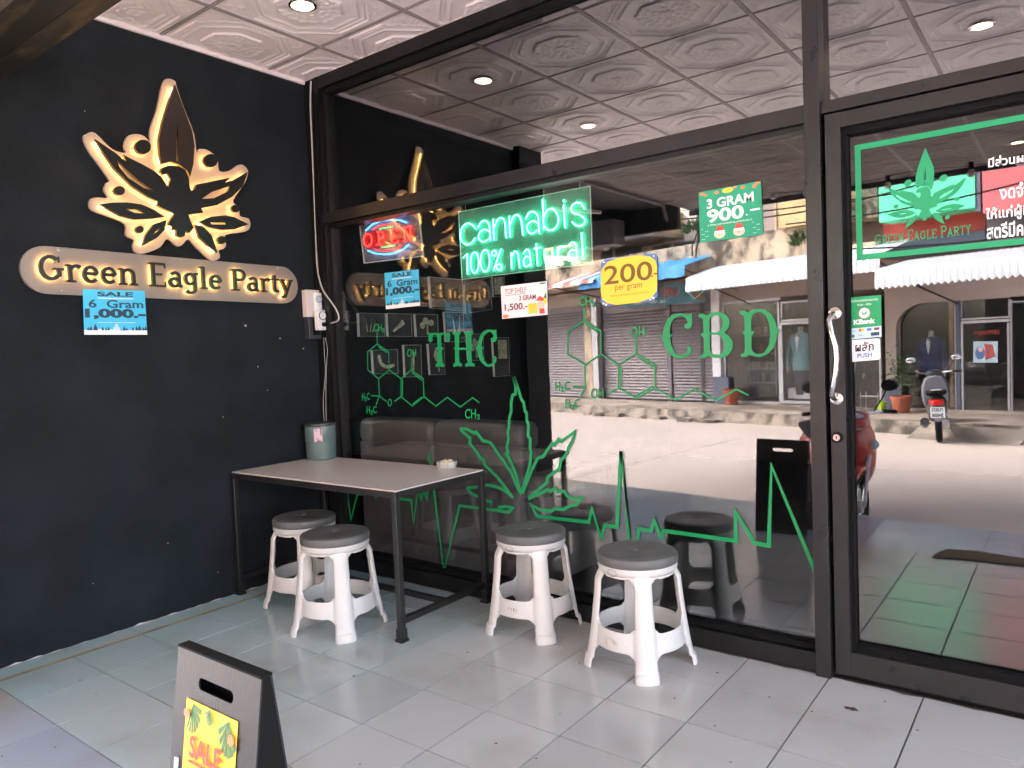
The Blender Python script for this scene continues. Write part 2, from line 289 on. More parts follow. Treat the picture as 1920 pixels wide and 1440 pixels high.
# ------------------------------------------------------------------ mesh builder
class MB:
    def __init__(s): s.v = []; s.f = []
    def add(s, vs, fs):
        o = len(s.v); s.v += [tuple(v) for v in vs]; s.f += [tuple(i + o for i in f) for f in fs]; return s
    def box(s, x0, y0, z0, x1, y1, z1):
        vs = [(x, y, z) for x in (x0, x1) for y in (y0, y1) for z in (z0, z1)]
        return s.add(vs, [(0, 1, 3, 2), (4, 6, 7, 5), (0, 4, 5, 1), (2, 3, 7, 6), (0, 2, 6, 4), (1, 5, 7, 3)])
    def pbox(s, pl, u0, v0, u1, v1, w0, w1):
        vs = [pl.P(u, v, w) for u in (u0, u1) for v in (v0, v1) for w in (w0, w1)]
        return s.add(vs, [(0, 1, 3, 2), (4, 6, 7, 5), (0, 4, 5, 1), (2, 3, 7, 6), (0, 2, 6, 4), (1, 5, 7, 3)])
    def pxbox(s, pl, x0, y0, x1, y1, w0, w1):
        """box whose face at w1 spans those photo columns and rows"""
        ym, xm = (y0 + y1) / 2, (x0 + x1) / 2
        return s.pbox(pl, pl.uv(x0, ym, w1)[0], pl.uv(xm, y1, w1)[1], pl.uv(x1, ym, w1)[0], pl.uv(xm, y0, w1)[1], w0, w1)
    def prism(s, loops, f, w0, w1):
        """loops: 2D outlines (first outer, then holes); f(u, v, w) -> 3D"""
        flat = [p for l in loops for p in l]
        tris = tessellate_polygon([[Vector((p[0], p[1], 0)) for p in l] for l in loops])
        n = len(flat); vs = [f(u, v, w0) for u, v in flat] + [f(u, v, w1) for u, v in flat]
        fs = [tuple(t) for t in tris] + [tuple(i + n for i in reversed(t)) for t in tris]
        k = 0
        for l in loops:
            m = len(l)
            for i in range(m):
                a, b = k + i, k + (i + 1) % m; fs.append((a, b, b + n, a + n))
            k += m
        return s.add(vs, fs)
    def ribbon(s, pts, wd, f, w0, w1, closed=False):
        n = len(pts)
        L, Rr = [], []
        for i in range(n):
            p = Vector(pts[i])
            a = Vector(pts[i - 1]) if (i > 0 or closed) else None; b = Vector(pts[(i + 1) % n]) if (i < n - 1 or closed) else None
            d1 = (p - a).normalized() if a is not None and (p - a).length > 1e-9 else None
            d2 = (b - p).normalized() if b is not None and (b - p).length > 1e-9 else None
            if d1 is None: d1 = d2
            if d2 is None: d2 = d1
            n1 = Vector((-d1.y, d1.x)); n2 = Vector((-d2.y, d2.x)); mm = n1 + n2
            if mm.length < 0.3: mm = n1; k = 1
            else: mm.normalize(); k = min(2.2, 1 / max(0.2, mm.dot(n1)))
            L.append(p + mm * wd / 2 * k); Rr.append(p - mm * wd / 2 * k)
        vs = [f(q.x, q.y, w0) for q in L] + [f(q.x, q.y, w0) for q in Rr] + [f(q.x, q.y, w1) for q in L] + [f(q.x, q.y, w1) for q in Rr]
        fs = []
        for i in range(n if closed else n - 1):
            j = (i + 1) % n
            fs += [(i, j, n + j, n + i), (2 * n + i, 3 * n + i, 3 * n + j, 2 * n + j), (i, 2 * n + i, 2 * n + j, j), (n + i, n + j, 3 * n + j, 3 * n + i)]
        if not closed: fs += [(0, n, 3 * n, 2 * n), (n - 1, 3 * n - 1, 4 * n - 1, 2 * n - 1)]
        return s.add(vs, fs)
    def tube(s, pts, r, k=8, closed=False):
        pts = [Vector(p) for p in pts]; n = len(pts); rs = r if isinstance(r, (list, tuple)) else [r] * n
        up = None; vs = []
        for i in range(n):
            a = pts[i - 1] if (i > 0 or closed) else pts[i]; b = pts[(i + 1) % n] if (i < n - 1 or closed) else pts[i]
            d = (b - a); d = d.normalized() if d.length > 1e-9 else Vector((0, 0, 1))
            if up is None: up = Vector((0, 0, 1)) if abs(d.z) < 0.9 else Vector((1, 0, 0))
            x = up.cross(d)
            x = x.normalized() if x.length > 1e-6 else Vector((1, 0, 0)); y = d.cross(x); up = y
            for j in range(k):
                t = 2 * math.pi * j / k; vs.append(pts[i] + (x * math.cos(t) + y * math.sin(t)) * rs[i])
        fs = []
        for i in range(n if closed else n - 1):
            i2 = (i + 1) % n
            for j in range(k): fs.append((i * k + j, i * k + (j + 1) % k, i2 * k + (j + 1) % k, i2 * k + j))
        if not closed: fs += [tuple(range(k - 1, -1, -1)), tuple((n - 1) * k + j for j in range(k))]
        return s.add(vs, fs)
    def lathe(s, prof, c, k=24, axis='z', sx=1, sy=1):
        vs = []; n = len(prof); c = Vector(c)
        for r, h in prof:
            for j in range(k):
                t = 2 * math.pi * j / k; a, b = r * math.cos(t) * sx, r * math.sin(t) * sy
                vs.append(c + (Vector((a, b, h)) if axis == 'z' else Vector((h, a, b)) if axis == 'x' else Vector((a, h, b))))
        fs = [(i * k + j, i * k + (j + 1) % k, (i + 1) * k + (j + 1) % k, (i + 1) * k + j) for i in range(n - 1) for j in range(k)]
        fs += [tuple(range(k - 1, -1, -1)), tuple((n - 1) * k + j for j in range(k))]
        return s.add(vs, fs)
    def loft(s, secs, k=12, p=2.6):
        """secs: (x, z, halfwidth, halfheight[, y]) superellipse sections along x"""
        vs = []
        for q in secs:
            x, z, a, b = q[:4]; y0 = q[4] if len(q) > 4 else 0
            for j in range(k):
                t = 2 * math.pi * j / k; c_, s_ = math.cos(t), math.sin(t)
                vs.append((x, y0 + a * math.copysign(abs(c_) ** (2 / p), c_), z + b * math.copysign(abs(s_) ** (2 / p), s_)))
        n = len(secs)
        fs = [(i * k + j, i * k + (j + 1) % k, (i + 1) * k + (j + 1) % k, (i + 1) * k + j) for i in range(n - 1) for j in range(k)]
        fs += [tuple(range(k - 1, -1, -1)), tuple((n - 1) * k + j for j in range(k))]
        return s.add(vs, fs)
    def mesh(s, name, mt, smooth=False, origin=(0, 0, 0), ang=40):
        me = bpy.data.meshes.new(name); o = Vector(origin)
        me.from_pydata([tuple(Vector(v) - o) for v in s.v], [], s.f); me.validate()
        bm = bmesh.new(); bm.from_mesh(me); bmesh.ops.recalc_face_normals(bm, faces=bm.faces); bm.to_mesh(me); bm.free()
        if mt: me.materials.append(mt)
        if smooth:
            me.shade_smooth()
            try: me.set_sharp_from_angle(angle=R(ang))
            except Exception: pass
        return me
    def build(s, name, mt, parent=None, smooth=False, ang=40, **tags):
        o = parent['_loc'] if (parent is not None and '_loc' in parent) else (0, 0, 0)
        ob = bpy.data.objects.new(name, s.mesh(name, mt, smooth, o, ang)); COL.objects.link(ob)
        if parent is not None: ob.parent = parent
        ob['_loc'] = tuple(o)
        for k_, v_ in tags.items(): ob[k_] = v_
        return ob
def tag(o, label=None, cat=None, group=None, kind=None):
    if label: o['label'] = label
    if cat: o['category'] = cat
    if group: o['group'] = group
    if kind: o['kind'] = kind
    return o
def thing(name, label, cat, loc=(0, 0, 0), group=None):
    o = bpy.data.objects.new(name, None); COL.objects.link(o); o.location = loc; o['_loc'] = tuple(float(c) for c in loc)
    o.empty_display_size = 0.1
    return tag(o, label, cat, group)
def struct(mb, name, mt, **k):
    o = mb.build(name, mt, **k); o['kind'] = 'structure'; return o
def bevel(o, wd, seg=2):
    b = o.modifiers.new('bevel', 'BEVEL'); b.width = wd; b.segments = seg; b.limit_method = 'ANGLE'; b.angle_limit = R(40); return o
_tc = {}
def textmesh(s, bold=0.0):
    if (s, bold) in _tc: return _tc[(s, bold)]
    cu = bpy.data.curves.new('t', 'FONT'); cu.body = s; cu.size = 1; cu.dimensions = '2D'; cu.fill_mode = 'FRONT'; cu.offset = bold; cu.resolution_u = 4
    ob = bpy.data.objects.new('t', cu); COL.objects.link(ob)
    dg = bpy.context.evaluated_depsgraph_get(); me = bpy.data.meshes.new_from_object(ob.evaluated_get(dg))
    vs = [(v.co.x, v.co.y) for v in me.vertices]; fs = [tuple(p.vertices) for p in me.polygons]
    bpy.data.objects.remove(ob); bpy.data.curves.remove(cu); bpy.data.meshes.remove(me)
    if not vs: vs = [(0, 0), (1, 0), (1, 1)]; fs = [(0, 1, 2)]
    x0, x1 = min(v[0] for v in vs), max(v[0] for v in vs); y0, y1 = min(v[1] for v in vs), max(v[1] for v in vs)
    vs = [((x - x0) / (x1 - x0), (y - y0) / max(1e-6, y1 - y0)) for x, y in vs]
    _tc[(s, bold)] = (vs, fs); return vs, fs
def circ(cx, cy, rx, ry, n=20, a0=0, a1=360):
    full = abs(a1 - a0) >= 359.9
    return [(cx + rx * math.cos(R(a0 + (a1 - a0) * i / (n if full else n - 1))), cy + ry * math.sin(R(a0 + (a1 - a0) * i / (n if full else n - 1)))) for i in range(n)]
def smooth_pts(P, closed=True, k=3):
    out = []; n = len(P)
    for i in range(n if closed else n - 1):
        p0, p1, p2, p3 = [Vector(P[(i + j) % n] if closed else P[max(0, min(n - 1, i + j))]) for j in (-1, 0, 1, 2)]
        # keep corners sharp
        for t in range(k):
            u = t / k
            q = 0.5 * ((2 * p1) + (p2 - p0) * u + (2 * p0 - 5 * p1 + 4 * p2 - p3) * u * u + (3 * p1 - p0 - 3 * p2 + p3) * u ** 3)
            out.append((q.x, q.y))
    if not closed: out.append(tuple(P[-1]))
    return out

# ------------------------------------------------------------------ 1. large structure
ZC = 2.79; ROAD = -0.40; PAVE = -0.20
struct(MB().box(-60, -70, ROAD - 0.2, 60, 14, ROAD), 'road', M['road'])
# long joints of the street slab and a diagonal crack
a, b = floor_pt(1050, 902, ROAD, True), floor_pt(1385, 822, ROAD, True)
cr = []
for i in range(26):
    t = i / 25; p = a.lerp(b, t); cr.append((p.x + rnd.uniform(-.03, .03), p.y + rnd.uniform(-.03, .03)))
g = lambda u, v, w_: Vector((u, v, w_))
struct(MB().ribbon(cr, 0.02, g, ROAD + 0.001, ROAD + 0.004), 'road_crack', M['kerb'])

# porch floor: body, grout and tiles
porch = MB().prism([[(-6, 0.0), (7.5, 0.0), (7.5, -2.0), (3.2, -2.43), (0.2, -2.79), (-0.6, -2.86), (-6, -3.3)]], g, ROAD - 0.05, -0.004)
fl = struct(porch, 'floor', M['grout'])
tm = MB().box(-0.1448, -0.1423, -0.012, 0.1448, 0.1423, 0.0); tme = tm.mesh('floor_tile', M['tile'])
bmod = True
nt_ = 0
for i in range(17):
    for j in range(6):
        if nt_ >= 300: break
        o = bpy.data.objects.new('floor_tile', tme); COL.objects.link(o); o.parent = fl
        o.location = (0.136 + 0.295 * (i + .5), -0.002 - 0.29 * (j + .5), rnd.uniform(0, 0.0006)); nt_ += 1
        if i < 1 and j < 0: pass
sm = MB().box(-0.064, -0.1435, -0.012, 0.052, 0.1435, 0.0015).mesh('floor_tile', M['tile'])
for j in range(9):
    o = bpy.data.objects.new('floor_tile', sm); COL.objects.link(o); o.parent = fl; o.location = (0.068, -0.002 - 0.29 * (j + .5), 0)
bt = []
def clipped(x0, x1, y1, y0):
    """tile clipped to the slanting porch edge"""
    e = lambda x: -2.43 - (3.2 - x) * 0.12 if x < 3.2 else -2.43 + (x - 3.2) * 0.1
    ya, yb = max(y0, e(x0)), max(y0, e(x1))
    if y1 - ya < 0.02 and y1 - yb < 0.02: return None
    return [(x0, y1), (x1, y1), (x1, min(y1 - .005, yb)), (x0, min(y1 - .005, ya))]
for i in range(-6, 12):
    for j in range(3):
        x0, x1 = 0.136 + 0.59 * i + .002, 0.136 + 0.59 * (i + 1) - .002
        y1, y0 = -1.742 - 0.42 * j - .002, -1.742 - 0.42 * (j + 1) + .002
        if x1 > 7.4 or x0 < -5.6: continue
        if i < 0 and j == 0: continue
        q = clipped(x0, x1, y1, y0)
        if q: MB().prism([q], g, -0.012, -0.0005).build('floor_tile', M['sky_blue_tile'], fl)
struct(MB().ribbon([(0.129 + 0.004 * math.sin(k * 1.3), -0.02 - k * 0.06) for k in range(32)], 0.016, g, 0.0018, 0.003), 'floor_sealant', M['sealant'])

# black side wall with its end pilaster
wl = thing('side_wall', 'black painted side wall carrying the lit leaf sign', 'wall', (0, 0, 0))
MB().box(-0.18, -1.87, -0.02, 0.0, 0.05, ZC + 0.03).build('wall', M['wall'], wl)
MB().box(-0.18, -2.17, -0.02, 0.07, -1.872, ZC + 0.02).build('pilaster', M['wall'], wl)
for (yy, zz, sx) in [(-0.46, 1.40, .008), (-0.40, 1.18, .004), (-0.62, .93, .003), (-0.25, 1.33, .005), (-1.05, 1.9, .004), (-1.2, 2.35, .003), (-0.45, .62, .004), (-0.95, .35, .003), (-1.3, .25, .003), (-0.7, .14, .003), (-0.35, 1.05, .003), (-0.1, 1.27, .005)]:
    MB().prism([[(yy + sx * math.cos(t) * rnd.uniform(.5, 1.2), zz + sx * math.sin(t) * rnd.uniform(.4, 1)) for t in [k * math.pi / 3 for k in range(6)]]], lambda u, v, w_: Vector((w_, u, v)), 0.0, 0.0012).build('chip', M['bulkwhite'], wl)
sk = []
for k in range(70):
    sk.append((-1.86 + 1.85 * k / 69, 0.001 + max(0, rnd.gauss(0, .0028))))
MB().prism([[(-1.87, 0.0)] + sk + [(0.0, 0.0)]], lambda u, v, w_: Vector((w_, u, v)), 0.0002, 0.003).build('plaster_edge', M['bulkwhite'], wl)

# ceiling: pressed tin tiles on a bar grid
ceil = struct(MB().box(-0.16, -5.66, ZC + 0.03, 5.3, 0.0, ZC + 0.16), 'ceiling', M['tbar'])
N = 72; S = 0.288
vs = []; fs = []
def tin_h(x, y):
    ax, ay = abs(x), abs(y); d8 = max(ax, ay, (ax + ay) / 1.41421)
    h = 0.0
    sq = max(ax, ay)
    if sq > 0.272: h = 0.002
    for c_, wd, a_ in ((0.262, .006, .006), (0.243, .005, .0045), (0.212, .006, .006), (0.196, .004, .004)):
        h += 1.15 * a_ * max(0, 1 - ((d8 - c_) / wd) ** 2)
    if d8 > 0.268 and sq < 0.268:
        r_ = math.hypot(ax - 0.235, ay - 0.235); th = math.atan2(ay - .235, ax - .235)
        h += 0.004 * (0.5 + 0.5 * math.cos(r_ * 240 + 3 * math.sin(4 * th)))
    if d8 < 0.142:
        h += 0.0045; r_ = math.hypot(x, y); th = math.atan2(y, x)
        if r_ < 0.024: h += 0.002
        elif r_ < 0.032: h += 0.006
        elif d8 < 0.134:
            k_ = 8 if r_ < .07 else 16
            h += 0.0045 * (0.5 + 0.5 * math.cos(k_ * th + 22 * r_)) * (0.6 + 0.4 * math.cos(r_ * 190)) + 0.0018 * math.sin(x * 420 + 2 * math.sin(y * 300)) * math.sin(y * 390 + 1.3)
        else: h += 0.003
    return h
for i in range(N + 1):
    for j in range(N + 1):
        x = -S + 2 * S * i / N; y = -S + 2 * S * j / N; vs.append((x, y, -tin_h(x, y)))
for i in range(N):
    for j in range(N):
        a_ = i * (N + 1) + j; fs.append((a_, a_ + 1, a_ + N + 2, a_ + N + 1))
tinme = bpy.data.meshes.new('ceiling_tile'); tinme.from_pydata(vs, [], fs); tinme.materials.append(M['tin']); tinme.shade_smooth()
try: tinme.set_sharp_from_angle(angle=R(35))
except Exception: pass
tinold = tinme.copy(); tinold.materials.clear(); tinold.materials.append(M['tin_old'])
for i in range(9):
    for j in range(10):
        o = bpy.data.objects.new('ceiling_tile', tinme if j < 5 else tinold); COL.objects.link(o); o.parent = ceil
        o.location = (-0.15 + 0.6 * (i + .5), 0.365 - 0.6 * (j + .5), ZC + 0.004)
for i in range(10):
    x = -0.15 + 0.6 * i
    MB().box(x - 0.012, -5.64, ZC - 0.002, x + 0.012, -0.002, ZC + 0.02).build('ceiling_bar', M['tbar'], ceil)
for j in range(10):
    y = -0.235 - 0.6 * j
    MB().box(-0.14, y - 0.006, ZC - 0.0005, 5.24, y + 0.006, ZC + 0.02).build('ceiling_bar', M['tbar'], ceil)
MB().box(0.0, -1.87, ZC - 0.02, 0.014, -0.001, ZC + 0.01).build('ceiling_bar', M['tin'], ceil)
# unseen upper wall and roof slab, added over the porch to block the sun
ub = thing('porch_sun_block', 'shop wall and fascia with an unseen roof block added to keep sun off the porch', 'building', (2.5, 0, ZC))
MB().box(-0.18, 0.0, ZC + 0.001, 5.4, 0.3, 3.15).build('wall', M['cream_wall'], ub)
MB().box(-0.2, -5.70, ZC - 0.05, 5.34, -5.665, ZC + 0.2).build('fascia', M['tin_dark'], ub)
MB().box(-0.2, -5.66, ZC + 0.161, 5.34, -0.01, ZC + 0.2).build('added_roof_slab', M['pave'], ub)
MB().box(4.86, 0.0, -0.02, 5.4, 0.12, ZC).build('wall', M['cream_wall'], ub)
# dark room behind the glass
room = MB()
for bx in ((-0.18, 0.12, -0.02, 0.0, 5.0, ZC), (0, 4.9, -0.02, 5.4, 5.0, ZC), (5.3, 0.12, -0.02, 5.4, 5.0, ZC)): room.box(*bx)
struct(room, 'interior_wall', M['wall'])
struct(MB().box(0.001, 4.6, 0, 5.299, 4.89, 2.7).box(5.2, 0.12, 0, 5.299, 4.59, 2.7), 'interior_wall', mat('interior_grey', rgb(62, 60, 59), .7))
struct(MB().box(0, 0.11, 2.70, 5.4, 5.0, 2.79), 'interior_ceiling', M['dark'])
struct(MB().box(0, 0.11, -0.1, 5.4, 5.0, -0.001), 'interior_floor', M['darkfloor'])

# ------------------------------------------------------------------ 2. shopfront
sf = thing('shopfront', 'black aluminium framed shop window beside the black wall', 'window', (1.4, 0.05, 0))
MB().box(0.002, 0.0, 0.001, 0.085, 0.1, 2.785).build('jamb', M['rubber'], sf)
MB().box(0.087, -0.004, 0.001, 0.128, 0.1, 2.785).build('jamb', M['frame'], sf)
MB().box(0.129, 0.02, 0.06, 0.148, 0.095, 2.70).build('bead', M['frame'], sf)
MB().box(0.129, -0.002, 2.72, 4.86, 0.1, 2.786).build('head', M['frame'], sf)
MB().box(0.149, 0.02, 2.69, 2.74, 0.095, 2.719).build('bead', M['rubber'], sf)
MB().box(0.129, -0.012, 1.966, 2.745, 0.1, 2.026).build('transom', M['frame2'], sf)
MB().box(0.149, 0.012, 1.945, 2.745, 0.1, 1.964).build('bead', M['frame'], sf)
MB().box(0.129, -0.004, 0.002, 2.745, 0.1, 0.075).build('sill', M['frame'], sf)
MB().box(0.149, 0.018, 0.077, 2.745, 0.095, 0.098).build('bead', M['rubber'], sf)
bevel(MB().box(2.748, -0.03, 0.001, 2.80, 0.11, 2.786).build('mullion', M['frame2'], sf), 0.002)
MB().box(0.138, YG - 0.005, 0.09, 2.75, YG + 0.001, 1.955).build('glass', M['pane_low'], sf)
MB().box(0.138, YG - 0.005, 2.02, 2.75, YG + 0.001, 2.70).build('glass', M['pane_up'], sf)
# over the door
MB().box(2.80, -0.01, 1.984, 3.86, 0.1, 2.024).build('transom', M['frame2'], sf)
MB().box(2.80, YG - 0.005, 2.03, 3.86, YG + 0.001, 2.72).build('glass', M['pane_up'], sf)
bevel(MB().box(3.862, -0.03, 0.001, 3.915, 0.11, 2.786).build('mullion', M['frame2'], sf), 0.002)
MB().box(3.915, YG - 0.005, 0.09, 4.86, YG + 0.001, 2.72).build('glass', M['pane_low'], sf)
MB().box(3.915, -0.004, 0.002, 4.86, 0.1, 0.075).build('sill', M['frame'], sf)
MB().box(2.80, 0.02, -0.003, 3.86, 0.1, 0.008).build('threshold', M['rubber'], sf)
dr = thing('glass_door', 'glass entrance door in a black frame with a steel bar handle', 'door', (2.83, 0.03, 0.01))
MB().box(2.812, -0.012, 0.02, 2.862, 0.075, 1.976).build('stile', M['frame2'], dr)
MB().box(3.806, -0.012, 0.02, 3.856, 0.075, 1.976).build('stile', M['frame2'], dr)
MB().box(2.8625, -0.011, 1.925, 3.8055, 0.074, 1.975).build('rail', M['frame2'], dr)
MB().box(2.8625, -0.011, 0.021, 3.8055, 0.074, 0.105).build('rail', M['frame2'], dr)
MB().box(2.8625, 0.016, 0.1055, 2.874, 0.07, 1.9245).build('bead', M['rubber'], dr)
MB().box(2.874, 0.016, 1.903, 3.8055, 0.07, 1.9245).build('bead', M['rubber'], dr)
MB().box(2.874, 0.016, 0.1055, 3.8055, 0.07, 0.125).build('bead', M['rubber'], dr)
MB().box(2.87, YG - 0.005, 0.12, 3.8, YG + 0.001, 1.91).build('glass', M['pane_door'], dr)
hp = [(2.833, -0.012, 1.295), (2.831, -0.05, 1.292), (2.826, -0.066, 1.27), (2.836, -0.075, 1.225), (2.848, -0.078, 1.18), (2.850, -0.078, 1.14), (2.846, -0.077, 1.09), (2.838, -0.074, 1.05), (2.830, -0.066, 1.02), (2.832, -0.05, 1.004), (2.834, -0.012, 1.0)]
MB().tube([Vector(p) for p in hp], 0.0095, 12).build('handle', M['steel'], dr, smooth=True)
for z_ in (1.295, 1.0): MB().lathe([(0.021, 0), (0.021, -0.005), (0.012, -0.008)], (2.834, -0.012, z_), 20, 'y').build('rosette', M['steel'], dr, smooth=True)
MB().lathe([(0.019, 0), (0.019, -0.006), (0.014, -0.009)], (2.832, -0.012, 0.864), 24, 'y').build('lock', M['rubber'], dr, smooth=True)
MB().lathe([(0.0115, 0), (0.0115, -0.004)], (2.832, -0.019, 0.864), 20, 'y').build('lock_cylinder', M['steel'], dr, smooth=True)
MB().box(2.8305, -0.0245, 0.860, 2.8335, -0.023, 0.870).build('keyhole', M['rubber'], dr)

# ------------------------------------------------------------------ 3. green vinyl on the glass
def gp(mb, loops, w=0.0, smooth=0):
    L = [GL.pts(l) for l in loops]
    if smooth: L = [smooth_pts(l, True, smooth) for l in L]
    mb.prism(L, GL.P, w, w + 0.0007); return mb
THC = dict(
 T=[[(240,365),(430,365),(455,380),(480,362),(685,362),(685,400),(680,500),(655,545),(615,540),(598,500),(610,440),(590,405),(530,400),(505,430),(510,640),(550,660),(550,690),(515,710),(530,960),(565,985),(565,1045),(510,1045),(480,1025),(450,1045),(395,1045),(395,985),(435,960),(440,710),(400,690),(400,660),(435,640),(420,430),(405,410),(355,405),(330,440),(335,520),(290,562),(248,520),(255,440),(240,400)]],
 H=[[(735,345),(893,345),(893,385),(865,405),(862,660),(1010,660),(1010,400),(965,390),(965,340),(1050,335),(1140,340),(1140,385),(1110,405),(1110,640),(1145,640),(1110,690),(1120,960),(1175,985),(1175,1035),(1105,1035),(1080,1020),(1050,1035),(985,1035),(985,985),(1035,960),(1020,705),(862,705),(870,955),(925,985),(925,1035),(860,1035),(830,1020),(800,1040),(745,1040),(745,985),(785,955),(780,705),(745,670),(780,655),(775,405),(735,390)]],
 C=[[(1615,300),(1605,340),(1620,440),(1610,510),(1570,550),(1530,545),(1508,510),(1520,470),(1550,450),(1545,400),(1500,345),(1450,345),(1390,390),(1345,450),(1322,540),(1310,650),(1360,640),(1325,690),(1330,800),(1370,920),(1430,990),(1500,985),(1545,930),(1550,870),(1575,820),(1615,860),(1610,930),(1560,1010),(1480,1045),(1400,1035),(1310,960),(1250,840),(1225,700),(1185,650),(1225,640),(1240,560),(1280,430),(1340,340),(1420,298),(1500,295),(1560,310)]])
CBD = dict(
 C=[[(570,205),(572,250),(578,330),(565,390),(520,420),(475,400),(465,370),(500,345),(515,345),(505,290),(460,245),(400,240),(330,270),(280,350),(265,430),(265,490),(305,495),(265,540),(285,640),(340,750),(410,795),(470,780),(510,730),(510,660),(530,648),(570,690),(560,750),(500,810),(420,833),(330,815),(240,745),(190,640),(165,545),(135,515),(170,495),(185,400),(230,290),(310,215),(400,203),(490,215),(530,222)]],
 B=[[(665,210),(730,208),(770,235),(830,195),(920,185),(1010,200),(1080,260),(1095,330),(1080,400),(1020,470),(1090,520),(1140,600),(1135,700),(1080,780),(990,820),(880,820),(790,790),(750,825),(680,825),(680,780),(720,780),(740,740),(735,540),(685,495),(735,470),(725,290),(700,262),(665,258)], [(815,465),(815,290),(840,250),(910,228),(970,250),(1000,310),(990,390),(950,450),(900,470)], [(815,500),(930,500),(990,540),(1025,620),(1025,700),(980,765),(900,775),(840,755),(820,700)]],
 D=[[(1232,170),(1310,170),(1345,195),(1400,160),(1490,140),(1580,150),(1670,210),(1730,320),(1755,425),(1800,430),(1755,480),(1745,570),(1700,680),(1620,770),(1520,810),(1430,800),(1370,775),(1330,805),(1250,805),(1250,765),(1290,755),(1305,700),(1300,500),(1255,460),(1300,455),(1300,290),(1280,225),(1235,215)], [(1395,450),(1445,450),(1400,520),(1395,680),(1420,740),(1490,770),(1570,750),(1640,640),(1655,500),(1640,350),(1600,240),(1530,185),(1460,190),(1410,230),(1392,300)]])
d1 = thing('window_lettering', 'green ornate letters THC on the window over the framed pictures', 'lettering', GL.P(*GL.uv(868, 655)))
for k_, L_ in THC.items(): gp(MB(), [crop(l, 780, 590, 10.667) for l in L_]).build('letter', M['green'], d1)
d2 = thing('window_lettering', 'large green ornate letters CBD on the window beside the mullion', 'lettering', GL.P(*GL.uv(1350, 628)))
for k_, L_ in CBD.items(): gp(MB(), [crop(l, 1220, 560, 7.385) for l in L_]).build('letter', M['green'], d2)
def lines(name, L, parent, wd, w=0.0, mt=None, px=True):
    mb = MB()
    for i, l in enumerate(L):
        P_ = GL.pts(l) if px else l
        mb.ribbon(P_, wd, GL.P, w, w + 0.0006 + 0.00015 * (i % 4))
    return mb.build(name, mt or M['green'], parent)
def flat_text(s, pl, c, parent, mt, name='lettering', bold=0.0, w0=0.0, w1=0.0006, mb=None):
    """c: four px corners or (u0,v0,u1,v1) box; text is stretched onto it"""
    vs, fs = textmesh(s, bold)
    if len(c) == 4 and not hasattr(c[0], '__len__'):
        u0, v0, u1, v1 = c; P_ = [pl.P(u0 + (u1 - u0) * x, v0 + (v1 - v0) * y, w1) for x, y in vs]
    else:
        q = [Vector(pl.uv(*p)) for p in c]      # TL TR BR BL
        P_ = []
        for x, y in vs:
            t = q[3].lerp(q[2], x); u = q[0].lerp(q[1], x); p = t.lerp(u, y); P_.append(pl.P(p.x, p.y, w1))
    if mb is not None: mb.add(P_, fs); return None
    return MB().add(P_, fs).build(name, mt, parent)
def tq(x, y, wd, ht, sl=-0.1):
    """px quad for a small label centred at x, y, sloping with the window"""
    return [(x - wd / 2, y - ht / 2 - sl * -wd / 2), (x + wd / 2, y - ht / 2 + sl * wd / 2), (x + wd / 2, y + ht / 2 + sl * wd / 2), (x - wd / 2, y + ht / 2 - sl * wd / 2)]
c4 = lambda L: crop(L, 560, 420, 4)
mo1 = thing('molecule_drawing', 'green THC molecule diagram on the window above the table', 'drawing', GL.P(*GL.uv(780, 700)))
lines('bond', [c4(l) for l in ([(590, 900), (675, 960), (680, 1095), (600, 1160), (520, 1095), (515, 960), (590, 900)], [(587, 812), (590, 900)], [(598, 920), (664, 966)],
      [(680, 1095), (768, 1160), (768, 1295), (718, 1330)], [(662, 1332), (605, 1290), (600, 1160)], [(780, 1165), (778, 1290)],
      [(768, 1160), (845, 1095), (935, 1160), (940, 1295), (853, 1365), (768, 1295)], [(848, 1112), (925, 1172)], [(925, 1298), (855, 1350)],
      [(845, 1095), (850, 1002)], [(940, 1295), (1030, 1365), (1115, 1300), (1213, 1372), (1305, 1302), (1355, 1340)], [(605, 1290), (545, 1288)], [(605, 1290), (582, 1355)])], mo1, 0.0062)
for s_, x, y, wd, ht in (('CH₃', 711, 616, 20, 16), ('OH', 772, 662, 17, 14), ('H₃C', 686, 745, 14, 16), ('O', 731, 755, 8, 14), ('H₃C', 697, 770, 19, 16), ('CH₃', 886, 778, 28, 20)):
    flat_text(s_, GL, tq(x, y, wd, ht), mo1, M['green'], bold=0.02)
e6 = lambda L: L
mo2 = thing('molecule_drawing', 'green CBD molecule diagram on the window left of the CBD letters', 'drawing', GL.P(*GL.uv(1170, 670)))
lines('bond', [[(1095.6, 601), (1126.5, 620.6), (1127, 664), (1097, 684), (1065, 664), (1065, 623), (1095.6, 601)], [(1095, 577), (1095.6, 601)], [(1099, 607), (1122, 624)],
      [(1127, 664), (1160, 684)], [(1160, 684), (1193, 663), (1228, 684), (1228, 727), (1194, 747), (1160, 727.5), (1160, 684)], [(1193, 663), (1192, 634)],
      [(1164, 688), (1164, 725)], [(1196, 669), (1224, 688)], [(1193, 742), (1223, 725)], [(1228, 727), (1266, 750), (1302, 729), (1342, 751), (1381, 730), (1403, 741)],
      [(1160, 727.5), (1140, 738)], [(1097, 684), (1097, 726)], [(1097, 726), (1074, 725)], [(1097, 726), (1087, 745)]], mo2, 0.0064)
for s_, x, y, wd, ht in (('CH₃', 1101, 567, 30, 19), ('OH', 1196, 623, 26, 19), ('H₃C', 1055, 726, 28, 19), ('OH', 1120, 738, 24, 17), ('H₃C', 1073, 759, 26, 19)):
    flat_text(s_, GL, tq(x, y, wd, ht), mo2, M['green'], bold=0.02)
